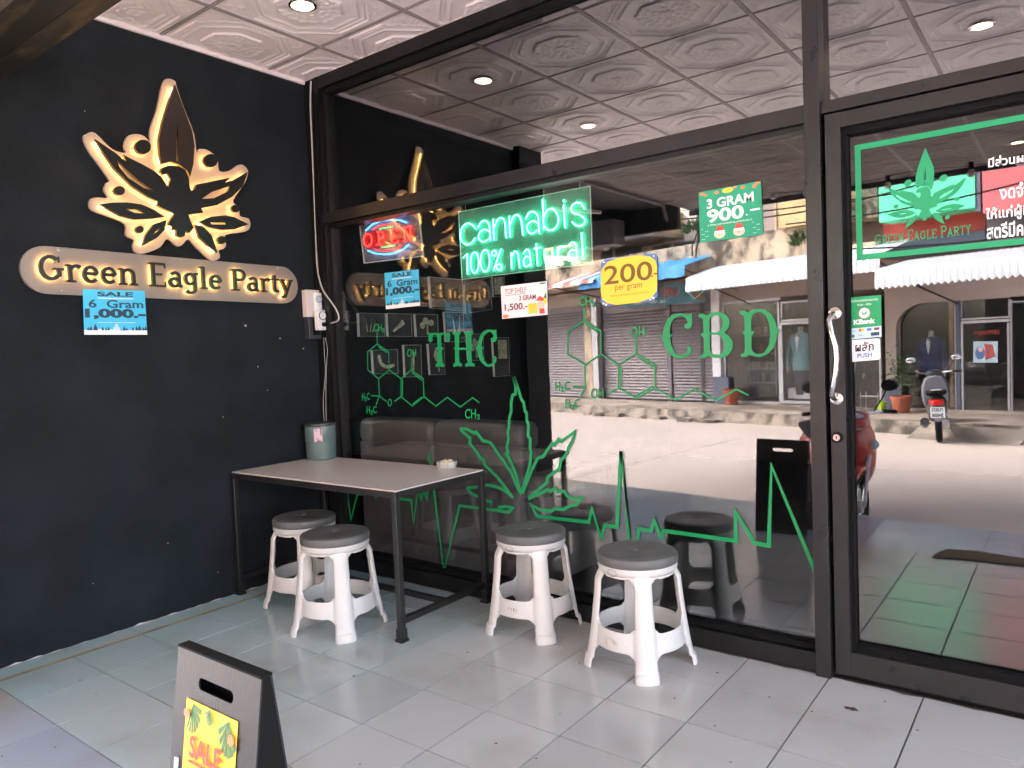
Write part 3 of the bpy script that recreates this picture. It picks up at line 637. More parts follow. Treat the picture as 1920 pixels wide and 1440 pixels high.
hb = thing('heartbeat_line', 'green zigzag heartbeat line running along the foot of the window', 'drawing', GL.P(*GL.uv(1100, 980)))
c5 = lambda L: crop(L, 560, 740, 4)
lines('line', [c5([(358, 690), (392, 935), (440, 748), (530, 743), (548, 700), (580, 775), (600, 700), (640, 700), (665, 770), (730, 778), (845, 792), (862, 960), (895, 715), (920, 785), (940, 715), (962, 785), (972, 705)]),
      c5([(968, 500), (980, 450), (1012, 690), (1090, 1325), (1207, 832), (1440, 862), (1510, 868)])], hb, 0.0142)
lines('line', [[(1007, 968), (1104, 979), (1110, 954), (1127, 1010), (1134, 985), (1157, 988), (1164, 846), (1179, 1012)], [(1195, 1016), (1198, 992), (1221, 995), (1227, 976), (1240, 1009), (1243, 995), (1380, 1014), (1379, 959), (1415, 1018.5), (1441.5, 1023), (1446.6, 874), (1530, 1075)]], hb, 0.0165)
lf = thing('leaf_outline', 'green cannabis leaf outline on the window behind the table corner', 'drawing', GL.P(*GL.uv(978, 880)))
c3 = lambda L: crop(L, 840, 690, 4.646)
for L_ in ([(570, 75), (588, 150), (590, 225), (562, 238), (550, 300), (552, 380), (535, 430), (532, 520), (518, 560), (528, 620), (512, 690), (525, 735), (505, 750), (530, 775), (590, 920), (636, 1090), (680, 960), (712, 850), (726, 735), (716, 700), (718, 620), (697, 590), (702, 500), (688, 460), (685, 390), (670, 375), (660, 300), (642, 280), (605, 160), (570, 75)],
           [(105, 530), (160, 530), (235, 570), (245, 555), (305, 635), (345, 640), (375, 655), (460, 780), (480, 800), (520, 870), (540, 885), (625, 1085)],
           [(105, 532), (195, 615), (188, 655), (255, 735), (275, 775), (315, 805), (322, 845), (430, 950), (500, 1040), (570, 1132)],
           [(165, 1045), (270, 1035), (295, 1012), (370, 1022), (440, 1040), (500, 1070), (570, 1132)], [(165, 1045), (205, 1090), (310, 1150), (375, 1165), (378, 1190)],
           [(437, 1213), (510, 1205), (565, 1220), (530, 1255), (437, 1243)],
           [(650, 1090), (690, 990), (730, 890), (782, 785), (830, 770), (905, 660), (925, 672), (965, 620), (988, 642), (1105, 552), (1080, 640), (1050, 690), (1035, 745), (985, 805), (970, 880), (868, 950), (860, 1000), (700, 1138)],
           [(700, 1138), (800, 1095), (870, 1058), (890, 1075), (935, 1045), (955, 1075), (1015, 1075), (1035, 1112), (1090, 1140), (1170, 1130), (1120, 1190), (1060, 1200), (1010, 1232), (930, 1225), (900, 1247), (800, 1235), (725, 1192), (775, 1287), (800, 1290)]):
    mb = MB(); mb.ribbon(GL.pts(c3(L_)), 0.0152, GL.P, 0.0, 0.0009 + rnd.uniform(0, .0004)); mb.build('leaflet', M['green'], lf)

# ------------------------------------------------------------------ 4. leaf and eagle emblem (used on the wall and on the door)
EMB = lambda L: crop(L, 150, 130, 3.891)
BACK = [(600, 110), (635, 68), (690, 85), (705, 130), (760, 290), (830, 470), (848, 600), (870, 582), (930, 590), (1000, 650), (1015, 742), (1090, 740), (1150, 700), (1190, 700), (1225, 745), (1200, 830), (1115, 960), (1160, 1000), (1165, 1070), (1230, 1090), (1240, 1150), (1200, 1185), (1060, 1210), (1065, 1280), (1045, 1310), (1010, 1322), (1020, 1370), (985, 1395), (940, 1385), (850, 1300), (790, 1240), (740, 1285), (700, 1285), (635, 1235), (580, 1300), (460, 1345), (400, 1330), (385, 1280), (395, 1245), (335, 1210), (330, 1130), (220, 1080), (90, 1030), (65, 980), (80, 945), (130, 935), (200, 935), (175, 880), (190, 830), (215, 810), (140, 700), (60, 590), (25, 500), (50, 470), (110, 465), (230, 580), (330, 610), (320, 560), (345, 490), (410, 472), (470, 490), (510, 530), (510, 440), (560, 290)]
PARTS = [
 [[(695, 115), (760, 290), (820, 450), (837, 560), (828, 690), (805, 780), (785, 738), (722, 690), (660, 672), (597, 690), (583, 620), (578, 510), (605, 380), (648, 240)], [(709, 400), (720, 520), (724, 672), (706, 672), (704, 520)]],
 [[(590, 750), (600, 720), (650, 702), (720, 705), (770, 735), (795, 790), (800, 860), (815, 890), (838, 872), (852, 840), (1000, 810), (1095, 790), (1060, 825), (1120, 810), (1225, 750), (1190, 850), (1110, 930), (1000, 990), (885, 1012), (900, 1045), (790, 1060), (830, 1160), (800, 1190), (770, 1180), (765, 1215), (740, 1225), (705, 1210), (705, 1170), (670, 1170), (675, 1140), (640, 1140), (690, 1050), (600, 1010), (565, 990), (575, 965), (500, 930), (380, 850), (250, 720), (170, 600), (115, 510), (200, 570), (260, 610), (340, 675), (320, 625), (450, 690), (540, 740), (590, 780), (645, 860), (665, 800), (640, 758), (605, 768)],
  [(265, 655), (330, 725), (430, 812), (550, 890), (470, 868), (350, 790), (290, 715)], [(890, 945), (960, 895), (1100, 850), (1080, 890), (980, 940)]],
 [[(150, 985), (240, 972), (340, 970), (450, 985), (540, 1025), (615, 1075), (540, 1088), (400, 1095), (300, 1070), (210, 1020)], [(335, 1018), (420, 1022), (480, 1050), (400, 1047)]],
 [[(460, 1285), (480, 1210), (540, 1130), (632, 1100), (620, 1170), (560, 1230)], [(535, 1205), (585, 1145), (570, 1180)]],
 [[(870, 1112), (960, 1075), (1060, 1065), (1130, 1080), (1230, 1130), (1130, 1165), (1040, 1170), (940, 1150)], [(950, 1115), (1075, 1118), (1070, 1132), (960, 1130)]],
 [[(838, 1135), (900, 1145), (960, 1210), (1005, 1335), (930, 1280), (870, 1220)]],
 [circ(462, 565, 56, 52)], [circ(955, 665, 50, 47)], [circ(290, 885, 38, 33)], [circ(438, 1168, 28, 26)], [circ(1138, 1015, 30, 28)], [circ(1035, 1245, 30, 28)]]
TOPW = 0.065
es = thing('leaf_eagle_sign', 'backlit cream and black leaf and eagle emblem on the wall', 'sign', (0.0, -0.85, 1.9))
bk = [WL.uv(x, y, 0.02) for x, y in EMB(BACK)]
MB().prism([smooth_pts(bk, True, 3)], WL.P, 0.008, 0.022).build('backing_panel', M['cream'], es)
def shrink(l, d):
    """crude inset towards the centroid"""
    cx = sum(p[0] for p in l) / len(l); cy = sum(p[1] for p in l) / len(l)
    out = []; n = len(l)
    A = sum(l[i][0] * l[(i + 1) % n][1] - l[(i + 1) % n][0] * l[i][1] for i in range(n))
    sg = 1 if A > 0 else -1
    for i in range(n):
        p0, p1, p2 = Vector(l[i - 1]), Vector(l[i]), Vector(l[(i + 1) % n])
        t = (p2 - p0); t = t.normalized() if t.length > 1e-9 else Vector((1, 0)); nn = Vector((-t.y, t.x)) * sg
        q = p1 + nn * d; out.append((q.x, q.y))
    return out
for P_ in PARTS:
    L_ = [[WL.uv(x, y, TOPW) for x, y in EMB(l)] for l in P_]
    o = MB().prism(L_, WL.P, 0.047, TOPW).build('emblem_piece', M['leaf_black'] if P_ is PARTS[0] else M['letter'], es)
    rim = MB()
    L0 = L_[0]; rim.ribbon(L0, 0.0016, WL.P, 0.045, TOPW - 0.001, closed=True)
    rim.build('edge_band', M['letter_side'], o)
    l2 = shrink(L0, 0.008)
    MB().ribbon(l2, 0.005, WL.P, 0.034, 0.0365, closed=True).build('led_strip', M['led'], o)
    # standoff pegs
    if len(L0) > 8:
        for idx in (1, len(L0) // 2):
            p = Vector(L0[idx]); c_ = Vector((sum(q[0] for q in L0) / len(L0), sum(q[1] for q in L0) / len(L0))); p2 = p.lerp(c_, .06)
            MB().tube([WL.P(p2.x, p2.y, 0.022), WL.P(p2.x, p2.y, 0.047)], 0.0018, 6).build('standoff', M['letter'], o)

# slab lettering drawn as strokes
A_ = lambda cx, cy, rx, ry, a0, a1, n=14: circ(cx, cy, rx, ry, n, a0, a1)
GLY = {
 'G': (0.92, [A_(.44, .5, .34, .44, 48, 318, 20), [(.74, .16), (.74, .46)]], [(.52, .46, .90), ], [(.72, .72, .96)]),
 'r': (0.56, [[(.17, 0), (.17, .66)], A_(.40, .40, .23, .24, 165, 50, 8)], [(.02, 0, .36), (.02, .64, .18)], []),
 'e': (0.66, [A_(.33, .33, .24, .30, 5, 318, 18), [(.10, .36), (.57, .36)]], [], []),
 'n': (0.80, [[(.17, 0), (.17, .66)], A_(.40, .42, .22, .21, 180, 0, 12), [(.62, .42), (.62, 0)]], [(.02, 0, .33), (.47, 0, .78), (.02, .64, .18)], []),
 'E': (0.80, [[(.20, 0), (.20, 1)]], [(.02, 0, .72), (.02, 1, .72), (.2, .52, .58)], [(.69, .0, .2), (.69, .8, 1.0)]),
 'a': (0.66, [[(.50, .46), (.50, .06), (.62, .02)], A_(.32, .46, .18, .19, 0, 150, 9), A_(.28, .2, .19, .18, 0, 360, 14)], [], []),
 'g': (0.70, [A_(.30, .40, .21, .24, 0, 360, 16), [(.52, .66), (.52, -.08)], A_(.31, -.08, .21, .17, 0, -155, 9)], [(.5, .66, .68)], []),
 'l': (0.42, [[(.20, 0), (.20, 1.02)]], [(.04, 0, .36), (.04, 1.0, .2)], []),
 'P': (0.78, [[(.20, 0), (.20, 1)], [(.2, 1), (.45, 1)] + A_(.45, .76, .24, .24, 90, -90, 10) + [(.2, .52)]], [(.02, 0, .40), (.02, 1, .3)], []),
 't': (0.50, [[(.22, .9), (.22, .18)] + A_(.36, .18, .14, .14, 180, 300, 6)], [(.04, .66, .44)], []),
 'y': (0.70, [[(.12, .66), (.36, .02)], [(.60, .66), (.36, .02), (.26, -.22), (.08, -.26)]], [(.0, .66, .26), (.48, .66, .74)], []),
 'R': (0.82, [[(.20, 0), (.20, 1)], [(.2, 1), (.45, 1)] + A_(.45, .76, .24, .24, 90, -90, 10) + [(.2, .52)], [(.45, .5), (.7, 0)]], [(.02, 0, .38), (.02, 1, .3), (.6, 0, .84)], []),
 'N': (0.92, [[(.2, 0), (.2, 1)], [(.2, 1), (.72, 0)], [(.72, 0), (.72, 1)]], [(.04, 0, .36), (.04, 1, .26), (.58, 1, .88)], []),
 'A': (0.86, [[(.14, 0), (.42, 1)], [(.42, 1), (.70, 0)], [(.24, .34), (.60, .34)]], [(.02, 0, .28), (.56, 0, .84)], []),
 'L': (0.72, [[(.2, 0), (.2, 1)]], [(.02, 1, .38), (.02, 0, .66)], [(.64, 0, .24)]),
 'T': (0.80, [[(.4, 0), (.4, 1)]], [(.06, 1, .74), (.24, 0, .56)], [(.08, .8, 1), (.72, .8, 1)]),
 'Y': (0.82, [[(.1, 1), (.4, .5)], [(.7, 1), (.4, .5)], [(.4, .5), (.4, 0)]], [(.24, 0, .56), (.0, 1, .24), (.58, 1, .82)], []),
 ' ': (0.38, [], [], [])}
def slab(text, small=None):
    x = 0; out = []
    for i, ch in enumerate(text):
        adv, S_, H_, V_ = GLY[ch]; k = 1.0
        if small and not (i == 0 or text[i - 1] == ' '): k = small
        if ch != ' ':
            st = [[(x + px * k, py * k) for px, py in s] for s in S_] ; hz = [[(x + a * k, y * k), (x + b * k, y * k)] for a, y, b in H_]; vt = [[(x + a * k, y0 * k), (x + a * k, y1 * k)] for a, y0, y1 in V_]
            out.append((ch, st, hz, vt))
        x += adv * k + 0.05
    return out, x
def seg_px(pl, x0, y0, x1, y1, w):
    return Vector(pl.uv(x0, y0, w)), Vector(pl.uv(x1, y1, w))
ns = thing('name_sign', 'long rounded panel with backlit letters Green Eagle Party', 'sign', (0.0, -0.8, 1.6))
# panel outline
tl, bl, tr, br = WL.uv(85, 461, 0.02), WL.uv(85, 551, 0.02), WL.uv(530, 500, 0.02), WL.uv(530, 569, 0.02)
le, re_ = WL.uv(38, 505, 0.02), WL.uv(559, 540, 0.02)
z0_, z1_ = 1.492, 1.735
def pl_z(y, top):
    t = (y - tl[0]) / (tr[0] - tl[0]); return (tl[1] + (tr[1] - tl[1]) * t) if top else (bl[1] + (br[1] - bl[1]) * t)
hh = (tl[1] - bl[1]) / 2; hr = (tr[1] - br[1]) / 2
cl = Vector((le[0] + hh, (tl[1] + bl[1]) / 2)); crr = Vector((re_[0] - hr, (tr[1] + br[1]) / 2))
out_ = circ(cl.x, cl.y, hh, hh, 14, 90, 270) + circ(crr.x, crr.y, hr, hr, 14, -90, 90)
MB().prism([out_], WL.P, 0.004, 0.018).build('backing_panel', M['cream2'], ns)
for px_, py_ in ((109, 469), (115, 545), (338, 488), (518, 503)):
    u_, v_ = WL.uv(px_, py_, .018); MB().lathe([(0.004, 0), (0.004, 0.002)], WL.P(u_, v_, 0.018), 10, 'x').build('screw', M['steel'], ns)
gl_, W_ = slab('Green Eagle Party')
p0, p1 = Vector(WL.uv(74, 524, 0.05)), Vector(WL.uv(551, 549, 0.05))
hL = WL.uv(85, 477, 0.05)[1] - p0.y
for ch, st, hz, vt in gl_:
    def mp(u, v, w_):
        q = p0.lerp(p1, u / W_) ; return WL.P(q.x, q.y + v * hL * (1 - 0.06 * u / W_), w_)
    o = None; kx = (p1.x - p0.x) / W_; 
    mb = MB(); ml = MB(); mr_ = MB()
    f2 = lambda u, v, w_: mp(u, v, w_)
    for i, s_ in enumerate(st): mb.ribbon(s_, 0.135, f2, 0.0490, 0.0500 + 0.00012 * i); mr_.ribbon(s_, 0.131, f2, 0.031, 0.0489 + 0.00002 * i); ml.ribbon(s_, 0.07, f2, 0.027, 0.030)
    for i, s_ in enumerate(hz): mb.ribbon(s_, 0.09, f2, 0.0491, 0.0504 + 0.00012 * i); mr_.ribbon(s_, 0.086, f2, 0.0312, 0.04893 + 0.00002 * i)
    for i, s_ in enumerate(vt): mb.ribbon(s_, 0.08, f2, 0.0492, 0.0507 + 0.00012 * i)
    o = mb.build('letter', M['letter'], ns); mr_.build('letter_return', M['letter_side'], o)
    ml.build('led_strip', M['led'], o)
    s_ = st[0]; q = s_[0]
    MB().tube([mp(q[0], q[1] * .9 - .02, .018), mp(q[0], q[1] * .9 - .02, .034)], 0.0016, 5).build('standoff', M['letter'], o)

# same emblem as frosted green vinyl on the door
all_y = [p for P_ in PARTS for l in P_ for p in [WL.uv(x, y, TOPW) for x, y in EMB(l)]]
ya, yb = min(p[0] for p in all_y), max(p[0] for p in all_y); za, zb = min(p[1] for p in all_y), max(p[1] for p in all_y)
eb0, eb1 = GL.uv(1663, 400), GL.uv(1812, 400); et, eb_ = GL.uv(1732, 277)[1], GL.uv(1732, 425)[1]
de = thing('door_emblem', 'green leaf and eagle emblem and name in a green border on the door', 'lettering', GL.P((eb0[0] + eb1[0]) / 2, (et + eb_) / 2))
for i, P_ in enumerate(PARTS):
    L_ = []
    for l in P_:
        q = [WL.uv(x, y, TOPW) for x, y in EMB(l)]
        L_.append([(eb0[0] + (y - ya) / (yb - ya) * (eb1[0] - eb0[0]), eb_ + (z - za) / (zb - za) * (et - eb_)) for y, z in q])
    MB().prism(L_, GL.P, 0.0, 0.0007).build('emblem_piece', M['green2'], de)
q0, q1 = GL.uv(1604, 275), GL.uv(1612, 487)
bx0, bx1, bz0, bz1 = 2.904, 3.77, 1.484, 1.858
MB().ribbon([(bx0, bz0), (bx0, bz1), (bx1, bz1), (bx1, bz0)], 0.019, GL.P, 0.0, 0.0006, closed=True).build('border', M['green2'], de)
gl_, W_ = slab('GREEN EAGLE PARTY', small=0.8)
q0, q1 = Vector(GL.uv(1640, 459)), Vector(GL.uv(1822, 438)); hL = 0.034
f3 = lambda u, v, w_: GL.P(q0.x + (q1.x - q0.x) * u / W_, q0.y + (q1.y - q0.y) * u / W_ + v * hL, w_)
for ch, st, hz, vt in gl_:
    mb = MB()
    for i, s_ in enumerate(st): mb.ribbon(s_, 0.11, f3, 0.0, 0.0006 + 0.0001 * i)
    for i, s_ in enumerate(hz + vt): mb.ribbon(s_, 0.06, f3, 0.0, 0.0011 + 0.0001 * i)
    mb.build('letter', M['green2'], de)

# ------------------------------------------------------------------ 5. posters
def poster(name, label, cat, pl, c, bg, elems, outline=None, w=0.0, group=None):
    q = [Vector(pl.uv(*p)) if len(p) == 2 and max(abs(p[0]), abs(p[1])) > 12 else Vector(p) for p in c]   # TL TR BR BL
    def f(u, v, w_):
        a_ = q[3].lerp(q[2], u); b_ = q[0].lerp(q[1], u); p = a_.lerp(b_, v); return pl.P(p.x, p.y, w_ + w)
    t = thing(name, label, cat, f(.5, 0, 0), group)
    MB().prism([outline or [(0, 0), (1, 0), (1, 1), (0, 1)]], f, 0.0004, 0.0012).build('sheet', bg, t)
    k = 0.0016
    for e in elems:
        mb = MB()
        if e[0] == 't':
            _, s_, u0, v0, u1, v1, mt = e[:7]; vs_, fs_ = textmesh(s_, e[7] if len(e) > 7 else 0.0)
            sl = e[8] if len(e) > 8 else 0
            mb.add([f(u0 + (u1 - u0) * x, v0 + (v1 - v0) * y + sl * x, k) for x, y in vs_], fs_); mb.build('lettering', mt, t)
        elif e[0] == 'p': mb.prism([e[1]], f, k - .0003, k); mb.build('picture', e[2], t)
        elif e[0] == 'd': mb.prism([circ(e[1], e[2], e[3], e[4], 22)], f, k - .0003, k); mb.build('picture', e[5], t)
        elif e[0] == 'l': mb.ribbon(e[1], e[2], f, k - .0003, k); mb.build('line', e[3], t)
        k += 0.00022
    return t
def tree(u, v, s_, mt): return ('p', [(u - s_ * .45, v), (u + s_ * .45, v), (u, v + s_ * 1.6)], mt)
blue_el = [('p', [(0, 0), (1, 0), (1, .10), (.8, .12), (.6, .09), (.42, .12), (.2, .13), (0, .11)], M['print_white']),
    ('t', 'SALE', .22, .855, .80, .96, M['ink'], .035), ('l', [(.22, .81), (.80, .815)], .03, M['print_lblue']),
    ('t', '6  Gram', .08, .60, .96, .78, M['ink'], .02), ('t', '1,000.-', .02, .34, .99, .58, M['ink'], .05), ('l', [(.22, .27), (.82, .272)], .015, M['print_lblue']),
    ('p', [(.44, .1), (.56, .1), (.55, .17), (.53, .17), (.52, .24), (.48, .24), (.47, .17), (.45, .17)], M['print_lblue'])] + [tree(u, .1, s_, M['ink']) for u, s_ in ((.06, .05), (.1, .06), (.17, .09), (.28, .05), (.33, .04), (.37, .05), (.62, .06), (.66, .04), (.76, .05), (.82, .06), (.87, .07), (.93, .05), (.97, .06))]
poster('price_poster', 'cyan poster SALE 6 Gram 1,000 on the black wall under the name sign', 'poster', WL, [(151, 543), (267, 546), (272, 628), (154, 628)], M['paper_blue'], blue_el, w=0.02)
poster('price_poster', 'cyan poster SALE 6 Gram 1,000 stuck on the window pane', 'poster', GL, [(721, 512), (785, 505), (788, 573), (724, 580)], M['paper_blue'], blue_el)
poster('price_poster', 'white TOP SHELF 3 GRAM 1,500 price poster on the window below the neon sign', 'poster', GL, [(939, 537), (1026, 527), (1027, 590), (942, 598)], M['paper_white'],
    [('t', 'TOP SHELF', .09, .74, .56, .90, M['ink_red']), ('l', [(.09, .70), (.56, .70)], .012, M['ink_red']), ('t', '3 GRAM', .40, .50, .76, .65, M['ink_red'], .02), ('t', '1,500.-', .07, .20, .58, .44, M['ink_red'], .02),
     ('p', [(.60, .08), (.78, .08), (.79, .38), (.59, .38)], M['print_yellow']), ('d', .86, .3, .09, .13, M['print_pink']), ('p', [(.76, .45), (.84, .58), (.94, .5), (.93, .42)], M['print_red']), ('p', [(.84, .05), (.95, .05), (.94, .2), (.83, .2)], M['print_red']),
     ('d', .96, .42, .035, .1, M['print_yellow']), ('p', [(.93, .5), (.99, .5), (.97, .66), (.95, .6)], M['print_dgreen']), ('p', [(.02, .02), (.13, .02), (.16, .1), (.04, .12)], M['print_orange']), ('l', [(.85, .95), (.97, .95)], .04, M['print_dgreen'])])
octo = [(.07, 0), (.93, 0), (1, .09), (1, .92), (.93, 1), (.07, 1), (0, .92), (0, .09)]
poster('price_poster', 'yellow 200 per gram poster with blue corners on the window', 'poster', GL, [(1127, 487), (1232, 474), (1233, 563), (1127, 575)], M['print_blue'],
    [('p', [(0, .3), (.03, .15), (.12, .06), (.28, 0), (.7, 0), (.9, .07), (.99, .2), (1, .35), (1, .72), (.97, .85), (.88, .94), (.7, .995), (.3, .99), (.12, .93), (.02, .8), (0, .68)], M['print_yellow']),
     ('t', '200', .06, .45, .92, .85, M['print_brown'], .01), ('t', '.-', .90, .50, 1.0, .58, M['print_brown'], .02), ('t', 'per gram', .26, .27, .74, .40, M['print_brown']), ('t', '*Only participating products', .17, .17, .86, .22, M['print_brown']),
     ('d', .05, .06, .02, .02, M['print_white']), ('d', .1, .03, .02, .02, M['print_white']), ('d', .95, .94, .015, .015, M['print_white']), ('d', .93, .06, .025, .025, M['print_white']), ('d', .88, .03, .015, .015, M['print_white']), ('d', .06, .94, .02, .02, M['print_white'])], outline=octo)
santa = lambda u: [('d', u, .12, .09, .085, M['print_pink']), ('p', [(u - .07, .17), (u + .07, .17), (u + .06, .25), (u + .02, .28), (u - .04, .27)], M['print_red']), ('l', [(u - .08, .165), (u + .08, .165)], .035, M['print_white']), ('d', u, .11, .01, .01, M['ink_red'])]
poster('price_poster', 'green 3 GRAM 900 poster with two bearded faces on the window', 'poster', GL, [(1310, 361), (1427, 339), (1431, 440), (1313, 455)], M['print_green'],
    [('t', '3 GRAM', .13, .64, .88, .83, M['print_white'], .03), ('t', '900', .13, .36, .72, .62, M['print_white'], .03), ('t', '.', .75, .40, .78, .43, M['print_white'], .02), ('l', [(.82, .49), (.97, .49)], .035, M['print_white']),
     ('t', '( Only participating products )', .14, .29, .84, .335, M['print_white']), ('d', .48, .94, .09, .05, M['print_yellow']), ('d', .06, .95, .04, .03, M['print_orange']), ('d', .12, .92, .03, .025, M['print_orange']), ('d', .30, .93, .04, .03, M['print_orange']),
     ('d', .72, .94, .04, .03, M['print_orange']), ('d', .90, .92, .035, .03, M['print_orange']), ('d', .95, .97, .04, .025, M['print_orange']), ('d', .60, .97, .03, .02, M['print_orange'])] + santa(.33) + santa(.64) +
    [('d', .05 + .03 * (i % 4), .05 + .05 * (i // 2), .008, .008, M['print_lblue']) for i in range(9)] + [('d', .87 + .03 * (i % 4), .05 + .05 * (i // 2), .008, .008, M['print_lblue']) for i in range(9)])
poster('bank_sticker', 'green KBank payment sticker with card logos on the door glass', 'sticker', GL, [(1592, 558), (1652, 553), (1653, 631), (1593, 637)], M['bank_green'],
    [('p', [(0, 0), (1, 0), (1, .26), (0, .26)], M['print_lblue']), ('t', 'รับบัตรเครดิตทุกธนาคาร', .06, .86, .90, .94, M['print_white']), ('t', 'THAI - VISA', .25, .78, .70, .83, M['print_white']), ('d', .48, .60, .18, .13, M['print_red']), ('d', .48, .60, .165, .12, M['print_white']),
     ('p', [(.38, .66), (.46, .61), (.49, .54), (.44, .56)], M['bank_green']), ('p', [(.58, .66), (.50, .61), (.47, .55), (.54, .57)], M['bank_green']), ('t', 'KBank', .14, .34, .82, .46, M['print_white'], .05),
     ('d', .35, .20, .05, .035, M['print_red']), ('d', .42, .20, .05, .035, M['print_yellow']), ('p', [(.56, .17), (.70, .17), (.70, .23), (.56, .23)], M['print_blue']), ('p', [(.78, .17), (.94, .17), (.94, .23), (.78, .23)], M['ink_red']),
     ('t', 'VISA', .06, .18, .20, .22, M['print_blue']), ('p', [(.05, .04), (.17, .04), (.17, .11), (.05, .11)], M['print_dgreen']), ('p', [(.68, .04), (.94, .04), (.94, .12), (.68, .12)], M['ink']), ('t', 'Pay', .3, .05, .42, .1, M['ink'])])
poster('push_sticker', 'white sticker with Thai word and PUSH on the door glass', 'sticker', GL, [(1592, 638), (1650, 634), (1651, 674), (1593, 679)], M['paper_white'],
    [('t', 'ผลัก', .20, .45, .80, .88, M['ink_black'], .02), ('t', 'PUSH', .26, .16, .74, .36, M['print_blue'], .03), ('p', [(.0, .06), (.09, .05), (.1, .95), (.0, .9)], M['paper_blue'])], outline=[(.03, 0), (.95, 0), (1, .08), (1, .92), (.95, 1), (.03, 1), (0, .92), (0, .08)])
no = thing('notice_lettering', 'white Thai notice lettering at the right of the door glass', 'lettering', GL.P(*GL.uv(1900, 380)))
for s_, x0, y0, x1, y1 in (('มีส่วนผสมกัญชา', 1853, 318, 2010, 295), ('งดจำหน่าย', 1874, 375, 1990, 345), ('ให้แก่ผู้ที่มีอายุ', 1849, 418, 1990, 390), ('สตรีมีครรภ์', 1850, 449, 1960, 420)):
    u0, v0 = GL.uv(x0, y0); u1, v1 = GL.uv(x0, y1); ux = GL.uv(x1, y0)[0]
    vs_, fs_ = textmesh(s_, 0.02)
    MB().add([GL.P(u0 + (ux - u0) * x, v0 + (v1 - v0) * y, .001) for x, y in vs_], fs_).build('lettering', M['print_white'], no)

# ------------------------------------------------------------------ 6. neon signs hung behind the glass
NP = Plane((0, 0.115, 0), (1, 0, 0), (0, 0, 1), (0, -1, 0))
cn = thing('neon_sign', 'green neon sign cannabis 100% natural hung inside the window', 'neon sign', NP.P(*NP.uv(983, 440)))
c7 = lambda L: crop(L, 850, 330, 7.11)
def corners(pl, C4): return [pl.uv(*p) for p in C4]
CQ = corners(NP, [(857, 397), (1104, 348), (1109, 494), (864, 524)])
MB().prism([CQ], NP.P, -0.013, -0.009).build('acrylic_panel', M['acrylic'], cn)
MB().ribbon(CQ, 0.0022, NP.P, -0.014, -0.008, closed=True).build('panel_edge', M['acr_edge'], cn)
NS = [smooth_pts([(300, 705), (250, 650), (180, 635), (120, 690), (95, 780), (115, 870), (175, 915), (245, 895), (290, 825)], False),
 smooth_pts([(330, 690), (375, 610), (440, 600), (480, 660), (488, 760), (492, 862)], False), smooth_pts([(480, 740), (410, 712), (348, 760), (340, 835), (400, 880), (470, 840)], False),
 [(530, 575), (545, 855)], smooth_pts([(545, 690), (590, 585), (650, 560), (688, 620), (697, 720), (705, 825)], False),
 [(745, 535), (758, 815)], smooth_pts([(760, 650), (800, 545), (860, 520), (905, 590), (918, 690), (930, 790)], False),
 smooth_pts([(965, 575), (1010, 490), (1080, 480), (1130, 545), (1138, 660), (1146, 768)], False), smooth_pts([(1130, 630), (1065, 598), (998, 640), (985, 715), (1040, 770), (1115, 725)], False),
 [(1190, 310), (1205, 720)], smooth_pts([(1205, 560), (1250, 460), (1330, 440), (1390, 520), (1400, 620), (1345, 708), (1260, 720), (1210, 660)], False),
 [(1470, 385), (1490, 690)], [(1471, 318), (1474, 348)],
 smooth_pts([(1745, 440), (1700, 365), (1630, 360), (1570, 420), (1595, 492), (1685, 520), (1752, 575), (1735, 645), (1650, 665), (1580, 610)], False),
 [(130, 1090), (185, 1035), (190, 1310)], circ(285, 1155, 55, 138, 22) + [(340, 1155)], circ(425, 1130, 62, 145, 22) + [(487, 1130)],
 [(638, 972), (535, 1260)], circ(545, 1030, 33, 36, 12) + [(578, 1030)], circ(610, 1215, 37, 40, 12) + [(647, 1215)],
 [(770, 1020), (780, 1240)], smooth_pts([(776, 1090), (820, 1003), (862, 1040), (875, 1130), (885, 1225)], False),
 smooth_pts([(930, 1040), (970, 985), (1012, 1000), (1025, 1100), (1035, 1205)], False), smooth_pts([(1025, 1090), (970, 1070), (938, 1130), (948, 1195), (990, 1205), (1033, 1165)], False),
 [(1105, 900), (1125, 1195)], [(1075, 970), (1170, 955)], smooth_pts([(1210, 985), (1220, 1110), (1262, 1175), (1312, 1130), (1320, 975)], False),
 [(1385, 950), (1400, 1155)], smooth_pts([(1392, 1020), (1425, 945), (1480, 945)], False),
 smooth_pts([(1535, 930), (1580, 885), (1632, 912), (1642, 1010), (1650, 1112)], False), smooth_pts([(1640, 1000), (1580, 985), (1537, 1040), (1547, 1108), (1590, 1135), (1643, 1090)], False),
 [(1710, 755), (1730, 1110)]]
for s_ in NS:
    P_ = [NP.P(*NP.uv(x, y)) for x, y in c7(s_)]
    o = MB().tube(P_, 0.0033, 8).build('neon_tube', M['neon_core'], cn, smooth=True)
    MB().tube([p + Vector((0, 0.005, 0)) for p in P_], 0.0034, 6).build('halo_tube', M['neon'], o, smooth=True)  # second glowing tube, added to give the letters a green halo
for (x, y0, y1) in ((872, 358, 395), (1019, 326, 372), (1086, 318, 352)):
    MB().tube([NP.P(*NP.uv(x, y0)), NP.P(*NP.uv(x + .6, (y0 + y1) / 2)), NP.P(*NP.uv(x + 1, y1))], 0.0012, 6).build('hanging_wire', M['cable'], cn)
OPN = Plane((0, 0.135, 0), (1, 0, 0), (0, 0, 1), (0, -1, 0))
os_ = thing('open_sign', 'red and blue LED OPEN sign hung inside the window', 'neon sign', OPN.P(*OPN.uv(728, 442)))
OQ = corners(OPN, [(669, 411), (780, 391), (790, 480), (679, 493)])
